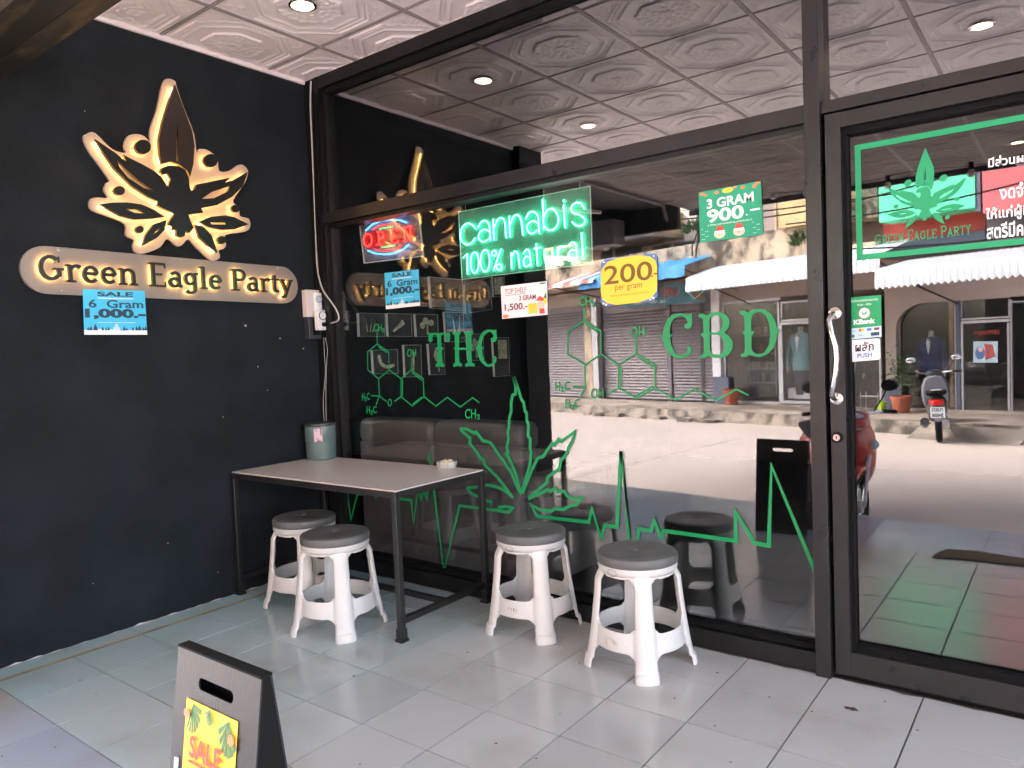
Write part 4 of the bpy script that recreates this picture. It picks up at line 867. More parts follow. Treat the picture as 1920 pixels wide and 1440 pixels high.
MB().prism([OQ], OPN.P, -0.02, -0.014).build('acrylic_panel', M['acrylic2'], os_)
MB().ribbon(OQ, 0.004, OPN.P, -0.021, -0.013, closed=True).build('panel_edge', M['acr_edge'], os_)
c8 = lambda L: crop(L, 660, 380, 6.4)
def led_bar(L, mt, wd=0.007, dots=M['neon_white'], nd=0):
    P_ = [OPN.uv(x, y) for x, y in c8(L)]
    o = MB().ribbon(P_, wd, OPN.P, 0, 0.006).build('led_bar', mt, os_)
    if nd:
        mb = MB(); tot = [0]
        for i in range(1, len(P_)): tot.append(tot[-1] + (Vector(P_[i]) - Vector(P_[i - 1])).length)
        for k in range(nd):
            d = tot[-1] * (k + .5) / nd
            for i in range(1, len(P_)):
                if tot[i] >= d: break
            t = (d - tot[i - 1]) / max(1e-6, tot[i] - tot[i - 1]); q = Vector(P_[i - 1]).lerp(Vector(P_[i]), t)
            mb.lathe([(0.0016, 0.006), (0.0016, 0.0075)], OPN.P(q.x, q.y, 0) + Vector((0, -0.0075 * 0 - 0.008, 0)), 6, 'y')
        mb.build('led_dots', dots, o)
led_bar([(170, 335), (250, 262), (350, 218), (460, 203), (570, 208), (660, 240)], M['neon_blue'], nd=14)
led_bar([(250, 322), (330, 282), (430, 262), (520, 256), (575, 266)], M['neon_red'], nd=9)
led_bar([(335, 317), (400, 302), (490, 290)], M['neon_grn'], .006)
led_bar([(360, 538), (440, 526), (520, 514)], M['neon_grn'], .006)
led_bar([(275, 562), (350, 577), (450, 575), (540, 552), (603, 515)], M['neon_red'], nd=9)
led_bar([(195, 575), (280, 610), (390, 622), (520, 605), (620, 560), (690, 500)], M['neon_blue'], nd=14)
for L_, nd in ((circ(195, 450, 48, 76, 20) + [(243, 450)], 16), ([(320, 350), (330, 508)], 8), ([(300, 350), (360, 345), (385, 380), (375, 425), (330, 435)], 8), ([(295, 508), (358, 504)], 3),
               ([(470, 325), (482, 490)], 8), ([(440, 330), (545, 318), (545, 350)], 7), ([(478, 405), (525, 400)], 3), ([(452, 492), (558, 478), (556, 445)], 7),
               ([(640, 460), (632, 300), (700, 450), (702, 285)], 20), ([(600, 305), (655, 300)], 3), ([(670, 288), (725, 284)], 3), ([(615, 462), (665, 458)], 3)):
    led_bar(L_, M['neon_red'], .009, nd=nd)
red_glow_sheet = MB().prism([[OPN.uv(x, y) for x, y in c8([(150, 345), (400, 330), (690, 300), (745, 360), (740, 440), (450, 500), (200, 560), (125, 480)])]], OPN.P, -0.0125, -0.010).build('red_glow_sheet', milky('red_glow_film', (0.8, 0.03, 0.03, 1), 0.45), os_)  # red sheet added to stand in for the glow around the letters
for (x0, y0, x1, y1) in ((669, 411, 672, 402), (779, 391, 779, 384)):
    MB().tube([OPN.P(*OPN.uv(x0, y0)), OPN.P(*OPN.uv(x1, y1))], 0.0012, 6).build('hanging_wire', M['cable'], os_)

# ------------------------------------------------------------------ 7. inside the shop
IW = Plane((0.0, 0, 0), (0, 1, 0), (0, 0, 1), (1, 0, 0))
acr = milky('frame_acrylic', (0.6, 0.68, 0.66, 1), 0.07)
photo_a = mat('photo_dark_green', rgb(34, 62, 56), 0.5, var=0.5, vscale=20, col2=rgb(104, 128, 108), mscale=12, mlo=.56, mhi=.7)
photo_b = mat('photo_pale', rgb(60, 60, 62), 0.5, var=0.5, vscale=26, col2=rgb(168, 160, 150), mscale=18, mlo=.5, mhi=.62)
def pic(c, label, motif):
    q = [Vector(IW.uv(x, y, 0.012)) for x, y in c]
    def f(u, v, w_): p = q[3].lerp(q[2], u).lerp(q[0].lerp(q[1], u), v); return IW.P(p.x, p.y, w_)
    t = thing('framed_picture', label, 'picture', f(.5, .5, 0), 'acrylic pictures on the inner wall')
    MB().prism([[(0, 0), (1, 0), (1, 1), (0, 1)]], f, 0.004, 0.014).build('acrylic_block', acr, t)
    MB().prism([[(-.02, 0), (0.02, 0), (.02, 1), (-.02, 1)]], f, 0.002, 0.0165).build('edge_glint', M['print_white'], t)  # white strip painted for the light the acrylic edge catches
    MB().ribbon([(0, 0), (1, 0), (1, 1), (0, 1)], 0.012, f, 0.015, 0.0162, closed=True).build('edge_line', M['acr_edge'], t)
    mb = MB()
    for e in motif: mb.prism([e], f, 0.0165, 0.0172)
    if motif: mb.build('picture', photo_c, t)
    return t
photo_c = mat('photo_leaf', rgb(205, 216, 192), 0.5, var=0.4, vscale=40)
bud = [circ(.45, .7, .13, .16, 10), circ(.68, .62, .13, .15, 10), circ(.3, .5, .12, .15, 10), [(.47, .1), (.56, .1), (.54, .55), (.48, .55)]]
pipe = [smooth_pts([(.2, .75), (.3, .8), (.35, .5), (.55, .35), (.8, .4), (.85, .3), (.6, .2), (.35, .3), (.22, .5)], True, 2)]
cone = [smooth_pts([(.2, .25), (.5, .6), (.6, .75), (.7, .55), (.45, .35), (.25, .2)], True, 2)]
for c, l, m_ in (([(671, 587), (721, 588), (721, 631), (673, 631)], 'picture of grass stalks beside the reflected socket box, first in the upper row', [[(.3, .2), (.33, .2), (.25, .8)], [(.4, .2), (.43, .2), (.5, .8)], [(.5, .2), (.53, .2), (.62, .7)]]),
    ([(725, 588), (770, 589), (772, 631), (727, 631)], 'picture of a brown cone shaped bud on the inner wall', cone), ([(777, 589), (820, 590), (821, 631), (780, 631)], 'picture of three pale green buds on the inner wall', bud),
    ([(832, 585), (868, 586), (870, 641), (836, 641)], 'picture with red and green stems just left of the letter T', [[(.5, .1), (.6, .1), (.4, .9)], [(.65, .1), (.72, .1), (.8, .9)]]),
    ([(697, 657), (744, 655), (746, 700), (700, 701)], 'picture of a curved white pipe inside the molecule hexagon', pipe), ([(756, 647), (789, 647), (790, 706), (759, 707)], 'narrow picture of a pale joint beside the OH label', [[(.45, .2), (.55, .2), (.6, .8), (.5, .8)]]),
    ([(802, 645), (832, 645), (834, 702), (806, 703)], 'picture of a green leaf and rabbit shape behind the letter T', [smooth_pts([(.3, .6), (.45, .9), (.6, .6), (.5, .4)], True, 2), [(.55, .1), (.62, .1), (.6, .5)]]),
    ([(875, 627), (905, 626), (907, 675), (878, 676)], 'small picture with a dark bud seen between the letters H and C', bud), ([(923, 634), (953, 633), (955, 704), (927, 706)], 'tall picture of speckled pale pattern right of the letter C', [[(.3, .45), (.85, .45), (.85, .95), (.3, .95)]]),
    ([(804, 519), (866, 525), (868, 583), (808, 578)], 'large clear picture hung behind the window poster, left half of a pair', []), ([(870, 533), (918, 520), (922, 580), (872, 588)], 'large clear picture, right half of a pair above the small ones', []),
    ([(923, 517), (945, 515), (946, 555), (925, 557)], 'narrow picture of pale speckles beside the top shelf poster', [[(.1, .1), (.9, .1), (.9, .9), (.1, .9)]])):
    pic(c, l, m_)
sfa = thing('sofa', 'dark vinyl sofa with its back to the window inside the shop', 'sofa', (0.75, 0.4, 0))
def rbox(name, x0, y0, z0, x1, y1, z1, b_, mt, parent, seg=4):
    o = MB().box(x0, y0, z0, x1, y1, z1).build(name, mt, parent); bevel(o, b_, seg); o.data.shade_smooth(); return o
for x0, x1 in ((0.12, 0.72), (0.725, 1.32)):
    rbox('back_panel', x0, 0.17, 0.06, x1, 0.3, 0.72, 0.02, M['sofa'], sfa); rbox('back_cushion', x0 - .005, 0.16, 0.70, x1 + .005, 0.34, 0.85, 0.05, M['sofa'], sfa)
    rbox('seat_cushion', x0, 0.32, 0.18, x1, 0.95, 0.42, 0.04, M['sofa'], sfa)
rbox('armrest', 1.33, 0.17, 0.06, 1.48, 0.95, 0.60, 0.03, M['sofa'], sfa)
for x_ in (.18, 1.4):
    MB().box(x_, .2, 0, x_ + .05, .25, .06).build('foot', M['steel_black'], sfa)
tag(MB().box(0.001, 0.16, 1.98, 0.03, 0.22, 2.05).build('junction_box', M['white']), 'small white box on the inner wall above the transom', 'box')

# ------------------------------------------------------------------ 8. downlights, hanging bulbs
LIGHTS = ((0.77, -0.585, 'lit downlight in the ceiling corner above the wall sign'), (0.75, -1.785, 'lit downlight in the ceiling next to the pilaster end of the wall'), (3.12, -1.77, 'lit downlight in the ceiling in front of the door'), (3.12, -4.80, 'lit downlight at the street edge of the ceiling'))
for x, y, l in LIGHTS:
    t = thing('downlight', l, 'ceiling light', (x, y, ZC - .01))
    MB().lathe([(0.058, 0.0), (0.062, -0.006), (0.052, -0.008), (0.047, -0.002), (0.047, 0.002)], (x, y, ZC - 0.006), 28).build('trim_ring', M['steel'], t, smooth=True)
    MB().lathe([(0.046, -0.007), (0.03, -0.010), (0.002, -0.011)], (x, y, ZC - 0.006), 24).build('diffuser', M['lamp'], t, smooth=True)
YB = 0.1 - 5.5
for px, py, l in ((1225, 398, 'first hanging bulb beside the neighbour canopy corner'), (1270, 398, 'second hanging bulb near the canopy corner'), (1450, 365, 'hanging bulb over the stained balcony'), (1512, 358, 'hanging bulb just left of the mullion'), (1665, 345, 'hanging bulb at the left wing of the door emblem'), (1821, 322, 'hanging bulb at the right edge of the mint sign'), (1912, 300, 'hanging bulb over the red panel')):
    p = hit(px, py, (0, YB, 0), Vector((0, 1, 0)), True)
    t = thing('hanging_bulb', l, 'light bulb', (p.x, p.y, p.z), 'bulbs strung along the street edge of the porch')
    MB().tube([(p.x, p.y, p.z + .02), (p.x + .002, p.y, p.z + .12)], 0.002, 5).build('cord', M['rubber'], t)
    MB().lathe([(0.012, 0.11), (0.02, 0.09), (0.022, 0.03), (0.02, 0.02)], (p.x, p.y, p.z), 12).build('socket', M['rubber'], t, smooth=True)
    MB().lathe([(0.016, 0.02), (0.03, 0.0), (0.034, -0.02), (0.028, -0.042), (0.01, -0.054)], (p.x, p.y, p.z), 14).build('bulb', M['bulb'], t, smooth=True)
MB_ = MB().tube([(-0.6 + i * .25, YB + .02, 2.80 - .05 * abs(math.sin(i * .55))) for i in range(22)], 0.003, 5)
tag(MB_.build('bulb_string', M['rubber']), 'black cable carrying the bulbs along the porch edge', 'cable')

# ------------------------------------------------------------------ 9. beam in the porch corner
hbm = thing('hanging_beam', 'dark marbled beam crossing the porch corner above the wall', 'beam', (0.55, -1.62, 2.405))
MB().box(0.002, -1.595, 2.405, 1.12, -1.512, 2.475).build('cladding_panel', M['granite'], hbm)
MB().box(0.002, -1.735, 2.407, 1.12, -1.598, 2.475).build('cladding_panel', M['granite'], hbm)

# ------------------------------------------------------------------ 10. sockets and cords on the wall
sb = thing('timer_box', 'cream plug timer box with a blue dial on the wall by the window', 'socket', (0.0, -0.03, 1.52))
bevel(MB().box(0.0, -0.092, 1.447, 0.045, 0.0, 1.602).build('casing', M['bulkwhite'], sb), .004)
bevel(MB().box(0.045, -0.045, 1.465, 0.062, -0.001, 1.585).build('timer_body', M['white'], sb), .003)
MB().lathe([(0.020, 0), (0.020, 0.008), (0.016, 0.010)], (0.062, -0.024, 1.548), 24, 'x').build('dial', mat('pale_blue_dial', rgb(150, 176, 190), .4), sb, smooth=True)
MB().lathe([(0.012, 0), (0.012, 0.003)], (0.072, -0.024, 1.548), 20, 'x').build('dial_hub', M['bulkwhite'], sb, smooth=True)
sb2 = thing('socket_box', 'black wall socket box under the cream timer box', 'socket', (0, -0.01, 1.36))
bevel(MB().box(0.0, -0.085, 1.322, 0.042, -0.001, 1.446).build('casing', M['tin_dark'], sb2), .003)
MB().box(0.042, -0.055, 1.345, 0.047, -0.01, 1.435).build('socket_plate', M['rubber'], sb2)
sb3 = thing('plug_timer', 'white plug timer with a round dial and a plugged cord', 'socket', (0.08, -0.02, 1.43))
bevel(MB().box(0.063, -0.062, 1.370, 0.098, -0.008, 1.484).build('casing', M['white'], sb3), .005, 3)
MB().lathe([(0.024, 0), (0.024, 0.006)], (0.098, -0.032, 1.452), 26, 'x').build('dial_rim', M['tin_dark'], sb3, smooth=True)
MB().lathe([(0.021, 0.0), (0.020, 0.008)], (0.099, -0.034, 1.452), 26, 'x').build('dial', M['white'], sb3, smooth=True)
MB().lathe([(0.013, 0), (0.011, 0.02)], (0.098, -0.026, 1.402), 16, 'x').build('plug', M['rubber'], sb3, smooth=True)
def fr_px(L, w_): return [FR.P(*FR.uv(x, y, w_), w_) for x, y in L]
def wl_px(L, w_): return [WL.P(*WL.uv(x, y, w_), w_) for x, y in L]
cord = [(583, 152), (582, 200), (585, 270), (589, 360), (592, 440), (594, 490), (598, 520), (606, 545), (618, 562), (629, 578), (635, 592), (633, 602), (620, 606)]
P_ = [FR.P(*FR.uv(x, y, .008 + .022 * max(0, (y - 500) / 110)), .008 + .022 * max(0, (y - 500) / 110)) for x, y in smooth_pts(cord, False, 3)]
tag(MB().tube(P_, 0.0042, 8).build('power_cord', M['cable'], None, True), 'thick white cord running down the corner from the ceiling to the plug timer', 'cord')
tag(MB().tube(fr_px(smooth_pts([(584, 175), (588, 300), (592, 420), (597, 500), (600, 544)], False, 2), .01), 0.002, 6).build('wire', M['steel_black']), 'thin dark wire beside the thick white cord in the corner', 'wire')
for L_, l in (([(607, 633), (608, 660), (610, 700), (606, 750), (608, 792)], 'thin wire from the black socket box to the canister, left one'), ([(610, 633), (614, 655), (612, 690), (611, 750), (612, 792)], 'thin wire from the black socket box to the canister, right one')):
    tag(MB().tube(fr_px(smooth_pts(L_, False, 3), .012), 0.0014, 6).build('wire', M['cable']), l, 'wire')

# ------------------------------------------------------------------ 11. table, canister, ashtray
tb = thing('table', 'square table with pale top and black steel frame in the corner', 'table', (0.62, -0.31, 0))
X0, X1, Y0, Y1, ZT = 0.012, 1.232, -0.608, -0.014, 0.645
TS = 0.028
for x_, y_ in ((X0, Y0), (X1 - TS, Y0), (X1 - TS, Y1 - TS), (X0, Y1 - TS)):
    o = MB().box(x_, y_, 0.03, x_ + TS, y_ + TS, ZT - 0.006).build('leg', M['steel_black'], tb); bevel(o, .003)
    o = MB().box(x_ - .007, y_ - .007, 0.0, x_ + TS + .007, y_ + TS + .007, 0.012).build('foot', M['steel_black'], tb)
    MB().box(x_ - .003, y_ - .003, 0.0125, x_ + TS + .003, y_ + TS + .003, 0.055).build('foot_sleeve', M['steel_black'], tb)
for a in ((X0 + TS, Y0, X1 - TS, Y0 + TS), (X0 + TS, Y1 - TS, X1 - TS, Y1), (X0, Y0 + TS, X0 + TS, Y1 - TS), (X1 - TS, Y0 + TS, X1, Y1 - TS)):
    bevel(MB().box(a[0], a[1], ZT - 0.034, a[2], a[3], ZT - 0.0065).build('rail', M['steel_black'], tb), .002)
for x_ in (X0, X1 - TS): MB().box(x_ + .002, Y0 + TS, 0.075, x_ + TS - .002, Y1 - TS, 0.10).build('stretcher', M['steel_black'], tb)
MB().box(X0 + TS, (Y0 + Y1) / 2 - .012, 0.076, X1 - TS, (Y0 + Y1) / 2 + .012, 0.099).build('stretcher', M['steel_black'], tb)
bevel(MB().box(X0 + .006, Y0 + .006, ZT - 0.006, X1 - .006, Y1 - .006, ZT).build('tabletop', M['tabletop'], tb), .0015)
ca = thing('canister', 'grey teal round plastic canister with a pink label on the table', 'canister', (0.098, -0.085, ZT))
cc = (0.098, -0.088, ZT)
MB().lathe([(0.076, 0.0), (0.081, 0.004), (0.083, 0.10), (0.0835, 0.105), (0.0855, 0.108), (0.0855, 0.196), (0.0835, 0.2), (0.080, 0.2), (0.079, 0.13)], cc, 48).build('body', M['teal_plastic'], ca, smooth=True)
MB().lathe([(0.0865, 0.188), (0.088, 0.192), (0.088, 0.2), (0.0865, 0.204), (0.081, 0.203)], cc, 48).build('rim', M['tin_dark'], ca, smooth=True)
mb = MB(); a0, a1 = R(-62), R(-32); n = 8
vs = []; 
for i in range(n + 1):
    t = a0 + (a1 - a0) * i / n
    for z_ in (0.105, 0.178): vs.append((cc[0] + .0868 * math.cos(t), cc[1] + .0868 * math.sin(t), ZT + z_))
mb.add(vs, [(2 * i, 2 * i + 2, 2 * i + 3, 2 * i + 1) for i in range(n)]); mb.build('paper_label', mat('faded_label', rgb(206, 178, 188), .5, col2=rgb(90, 50, 50), mscale=60, mlo=.56, mhi=.6, stretch=(1, 1, .25)), ca)
at_ = thing('ashtray', 'small clear glass ashtray with pale scraps on the table corner', 'ashtray', (1.03, -0.06, ZT))
ac = (1.03, -0.062, ZT)
MB().lathe([(0.034, 0.0), (0.045, 0.003), (0.052, 0.034), (0.048, 0.034), (0.040, 0.008), (0.001, 0.006)], ac, 8).build('bowl', M['ashglass'], at_)
mb = MB()
for k in range(26):
    a_ = rnd.uniform(0, 6.28); r_ = rnd.uniform(0, .026); x, y = ac[0] + r_ * math.cos(a_), ac[1] + r_ * math.sin(a_); z = ZT + .010 + rnd.uniform(0, .03)
    d = Vector((rnd.uniform(-1, 1), rnd.uniform(-1, 1), rnd.uniform(-.4, .6))).normalized() * rnd.uniform(.008, .016)
    mb.tube([Vector((x, y, z)), Vector((x, y, z)) + d], rnd.uniform(.003, .006), 6)
mb.build('scraps', mat('pale_scraps', rgb(205, 190, 155), .8, var=.2, vscale=60), at_)

# ------------------------------------------------------------------ 12. stools
def stool_body():
    NT, NZ = 192, 96; HT = 0.402
    rl = lambda z: 0.205 - 0.052 * (z / HT) - 0.006 * math.sin(math.pi * z / HT)
    hw = lambda z: 0.205 + 0.05 * max(0, (z - .3) / .1)
    def sdf(th, z):
        dm = math.degrees(th) % 90; ang = min(dm, 90 - dm); ang = R(ang)   # legs at 45 deg, window centre at 0
        half = R(45) - 0.232
        best = 9
        for z0, z1, rc in ((-0.3, 0.095, 0.032), (0.166, 0.362, 0.03)):
            x = ang * 0.17; hx = half * 0.17
            zc, hz = (z0 + z1) / 2, (z1 - z0) / 2
            qx, qz = x - hx + rc, abs(z - zc) - hz + rc
            dd = math.hypot(max(qx, 0), max(qz, 0)) + min(max(qx, qz), 0) - rc
            best = min(best, dd)
        return best
    def pos(th, z):
        dm = math.degrees(th) % 90; dl = abs(dm - 45); dl = R(dl)
        t = dl / 0.235; bulge = math.sqrt(max(0, 1 - t * t)) if t < 1 else 0
        amp = 0.020 * max(0.0, min(1.0, (0.385 - z) / 0.05)) if z > .335 else 0.020
        r = rl(z) - 0.016 + amp * bulge
        if z < 0.038: r += 0.008 * min(1, (0.038 - z) / 0.003)
        return (r * math.cos(th), r * math.sin(th), z)
    idx = {}; P = []; F = []
    thz = {}
    def vid(i, j):
        i %= NT
        if (i, j) not in idx:
            th = 2 * math.pi * i / NT; z = HT * j / NZ
            s_ = sdf(th, z)
            if abs(s_) < 0.0052:      # snap near-border vertices onto the outline
                e_ = 1e-4
                gx = (sdf(th + e_, z) - sdf(th - e_, z)) / (2 * e_); gz = (sdf(th, z + e_) - sdf(th, z - e_)) / (2 * e_)
                g2 = (gx / 0.17) ** 2 + gz ** 2
                if g2 > 1e-6:
                    th -= s_ * (gx / 0.17 / 0.17) / g2; z -= s_ * gz / g2; z = max(0, z)
            idx[(i, j)] = len(P); P.append(pos(th, z))
        return idx[(i, j)]
    for i in range(NT):
        for j in range(NZ):
            th = 2 * math.pi * (i + .5) / NT; z = HT * (j + .5) / NZ
            if sdf(th, z) > -0.0004: F.append((vid(i, j), vid(i + 1, j), vid(i + 1, j + 1), vid(i, j + 1)))
    mb = MB(); mb.add(P, F); return mb
bodyme = stool_body().mesh('body', M['stool'], True, ang=50)
seatmb = MB()
prof = [(0.151, 0.398), (0.153, 0.402), (0.153, 0.424), (0.149, 0.431), (0.14, 0.4345), (0.13, 0.4350), (0.018, 0.4345), (0.014, 0.432), (0.012, 0.424), (0.001, 0.423)]
seatmb.lathe(prof, (0, 0, 0), 64); seatme = seatmb.mesh('seat', M['seat'], True, ang=35)
apr = MB(); apr.lathe([(0.1395, 0.405), (0.150, 0.402), (0.1505, 0.380), (0.1415, 0.366), (0.1385, 0.366)], (0, 0, 0), 64); aprme = apr.mesh('apron', M['stool'], True, ang=60)
# oval maker's mark and barcode sticker on the body
def on_body(r_, th0, z0, w_, h_, pts):
    return [((r_) * math.cos(th0 + u * w_ / r_), (r_) * math.sin(th0 + u * w_ / r_), z0 + v * h_) for u, v in pts]
mk = MB(); ring = circ(0, 0, 1, 1, 28)
mk.tube([Vector(p) for p in on_body(0.1518, 0, 0.380, 0.02, 0.0125, ring)], 0.0006, 5, closed=True)
markme = mk.mesh('oval_mark', M['ink_black'])
lb = MB(); lb.add(on_body(0.1785, 0, 0.130, 0.016, 0.010, [(-1, -1), (1, -1), (1, 1), (-1, 1)]), [(0, 1, 2, 3)]); labme = lb.mesh('barcode_sticker', mat('sticker', rgb(214, 204, 196), .4, col2=rgb(60, 50, 46), mscale=90, mlo=.58, mhi=.62, stretch=(1, 1, .1)))
STO = ((0.435, -0.478, 6, 'white stool with grey seat farthest left, half under the table', 0), (0.85, -0.625, 13.7, 'white stool with grey seat in front of the table, second from left', 0),
       (1.603, -0.168, 5, 'white stool with grey seat close to the window, right of the table', 1), (2.16, -0.246, -10, 'white stool with grey seat standing farthest right', 1))
def solid(o):
    s_ = o.modifiers.new('thick', 'SOLIDIFY'); s_.thickness = 0.0045; s_.offset = -1
for x, y, a_, l, mkd in STO:
    t = thing('stool', l, 'stool', (x, y, 0), 'plastic stools on the porch'); t.rotation_euler = (0, 0, R(a_ - 0))
    o = bpy.data.objects.new('body', bodyme); COL.objects.link(o); o.parent = t; solid(o)
    for nm, me_ in (('seat', seatme), ('apron', aprme)):
        o = bpy.data.objects.new(nm, me_); COL.objects.link(o); o.parent = t
    if mkd:
        th_ = math.atan2(CAM.y - y, CAM.x - x) - R(a_)
        o = bpy.data.objects.new('oval_mark', markme); COL.objects.link(o); o.parent = t; o.rotation_euler = (0, 0, th_ - R(38))
        o = bpy.data.objects.new('barcode_sticker', labme); COL.objects.link(o); o.parent = t; o.rotation_euler = (0, 0, -R(90) + 0.0)

# ------------------------------------------------------------------ 13. folding sandwich board
SB = (2.03, -1.88, 0)
bd = thing('sandwich_board', 'black folding sandwich board with a yellow SALE poster', 'sign board', SB)
zt = 0.575; W0, W1 = 1.865, 2.185
def board_plane(yt, yb):
    dn = Vector((0, yb - yt, -zt)).normalized(); up = -dn; n_ = Vector((0, -1, 0)) if yb < yt else Vector((0, 1, 0)); n_ = (n_ - n_.dot(up) * up).normalized()
    return Plane((W0, yt, zt), (1, 0, 0), up, n_)
BF = board_plane(-1.893, -1.972); BB = board_plane(-1.868, -1.80)
H_ = math.hypot(zt, 0.192); slot = [(0.09 + .016 + .013 * math.cos(t), -0.062 + .013 * math.sin(t)) for t in [R(90 + 18 * k) for k in range(11)]] + [(0.215 + .013 * math.cos(t), -0.062 + .013 * math.sin(t)) for t in [R(-90 + 18 * k) for k in range(11)]]
for pl, nm in ((BF, 'front_panel'), (BB, 'back_panel')):
    arch = [(0, -H_), (0.06, -H_), (0.075, -H_ + .02), (0.245, -H_ + .02), (0.26, -H_), (0.32, -H_), (0.32, 0), (0, 0)]
    MB().prism([arch, slot], pl.P, -0.004, 0.0).build(nm, M['board'], bd)
    pts_ = [pl.P(*q, 0.0006) for q in slot]
MB().box(W0, -1.894, zt - .002, W1, -1.867, zt + .003).build('top_fold', M['rubber'], bd)
for x_ in (W0 + .001, W1 - .004):
    MB().prism([[(-1.892, zt), (-1.869, zt), (-1.826, .2), (-1.943, .2)]], lambda u, v, w_: Vector((w_, u, v)), x_, x_ + .003).build('side_gusset', M['rubber'], bd)
pw = 0.205; 
u0, v0 = BF.uv(352, 1309); u1, v1 = BF.uv(448, 1351)
leafy = lambda cx, cy, s_, a0: [('p', [(cx, cy)] + [(cx + s_ * math.cos(R(a0 + k)) * .8, cy + s_ * math.sin(R(a0 + k))) for k in (0, 10)], M['print_dgreen']) if False else ('p', [(cx, cy), (cx + s_ * .8 * math.cos(R(a0 + 18 * k)), cy + s_ * math.sin(R(a0 + 18 * k))), (cx + s_ * .8 * math.cos(R(a0 + 18 * k + 11)), cy + s_ * math.sin(R(a0 + 18 * k + 11)))], M['print_dgreen']) for k in range(7)]
yt_ = (v0 + v1) / 2
pb = poster('sale_poster', 'yellow SALE 6 Gram poster with palm leaves on the sandwich board', 'poster', BF, [(u0, yt_), (u1, yt_), (u1, yt_ - 0.29), (u0, yt_ - 0.29)], M['print_yellow'],
    leafy(.14, .98, .22, 235) + leafy(.86, .98, .26, 200) + leafy(.5, 1.0, .12, 200) + [('d', .06, .90, .06, .035, M['print_orange']), ('d', .93, .86, .06, .04, M['print_orange']), ('t', 'SALE', .16, .60, .78, .76, M['print_red'], .03), ('l', [(.16, .57), (.76, .575)], .018, M['print_red']),
     ('t', '6 Gram', .12, .40, .88, .52, M['print_brown'], .02), ('t', '1,000.-', .1, .2, .9, .36, M['ink_black'], .04)], w=0.001)
u0, v0 = BF.uv(337, 1420); tag(MB().pbox(BF, u0 - .012, v0 - .10, u0 - .002, v0, 0.0005, 0.006).build('paper_clip', M['white']), 'white plastic clip on the sandwich board beside the yellow poster', 'clip')

# dirt on the tiles
def blob(x, y, r_, mt, z=0.0016, sx=1, sy=1, seed=0):
    q = random.Random(seed); return MB().prism([[(x + r_ * sx * math.cos(t) * q.uniform(.5, 1.2), y + r_ * sy * math.sin(t) * q.uniform(.5, 1.2)) for t in [k * math.pi / 7 for k in range(14)]]], g, z, z + 0.0006)
M['grime'] = mat('dark_grime', rgb(70, 64, 56), 0.8)
q = floor_pt(1597, 1330); bb = blob(q.x, q.y, .02, None, seed=3, sx=1.2, sy=.7); struct(bb, 'floor_stain', M['grime'])
for k, (px_, py_) in enumerate(((1345, 1262), (1443, 1308), (1340, 1362), (1050, 1340), (664, 1268), (612, 1262), (150, 1276), (180, 1302), (675, 1434), (877, 1224), (1545, 1266), (1370, 1430), (930, 1395), (520, 1180), (1265, 1310), (1720, 1370))):
    q = floor_pt(px_, py_); struct(blob(q.x, q.y, rnd.uniform(.0025, .006), None, seed=k), 'floor_speck', M['grime'])
gm_ = [(0.13 + i * .05, -0.006 - 0.005 * abs(rnd.gauss(0, 1))) for i in range(75)]
struct(MB().prism([[(0.13, -0.0045)] + [(0.13 + i * .05, -0.009 - abs(rnd.gauss(0, .004))) for i in range(75)] + [(3.84, -0.0045)]], g, 0.0012, 0.0018), 'floor_grime', M['grime'])

# doormat and plants etc. on the porch edge
mp_ = [floor_pt(x, y, 0, True) for x, y in ((1748, 1046), (1762, 1036), (1778, 1031), (1800, 1033), (1830, 1034), (1870, 1041), (1925, 1049), (1990, 1058), (2040, 1085), (1925, 1063), (1850, 1054), (1800, 1049))]
tag(MB().prism([[(p.x, p.y) for p in mp_]], g, 0.001, 0.008).build('doormat', M['matbrown']), 'brown rough mat lying on the porch edge', 'mat')

# ------------------------------------------------------------------ 14. across the street
pv = MB()
def fa(s_, d, z): return FA.P(-s_, z, d)          # s grows to the photo's right
kd0 = 1.75
pv.add([fa(-30, 0, z) for z in (ROAD, PAVE)] + [fa(-30, kd0, z) for z in (ROAD, PAVE)] + [fa(20, 0, z) for z in (ROAD, PAVE)] + [fa(20, kd0, z) for z in (ROAD, PAVE)], [(0, 1, 3, 2), (4, 6, 7, 5), (0, 4, 5, 1), (2, 3, 7, 6), (0, 2, 6, 4), (1, 5, 7, 3)])
struct(pv, 'pavement', M['pave'])
kb = MB(); NK = 120; vs = []
for i in range(NK + 1):
    s_ = -14 + 22 * i / NK; j_ = rnd.uniform(-.03, .03) + (.06 if -5.6 < s_ < -2.0 else 0) * rnd.random()
    vs += [fa(s_, kd0 - .12, PAVE + .012), fa(s_, kd0 + .02 + j_ * .3, PAVE + .012 - (rnd.random() * .05 if -5.4 < s_ < -2.2 else 0)), fa(s_, kd0 + .07 + j_, ROAD + .0)]
kb.add(vs, [(3 * i + k, 3 * i + 3 + k, 3 * i + 4 + k, 3 * i + 1 + k) for i in range(NK) for k in range(2)])
struct(kb, 'kerb', M['kerb'])
rp = MB()
rp.add([fa(2.1, kd0 + .55, ROAD + .004), fa(3.6, kd0 + .55, ROAD + .004), fa(3.6, kd0 - .1, PAVE + .014), fa(2.1, kd0 - .1, PAVE + .014)], [(0, 1, 2, 3)])
struct(rp, 'kerb_ramp', M['pave'])
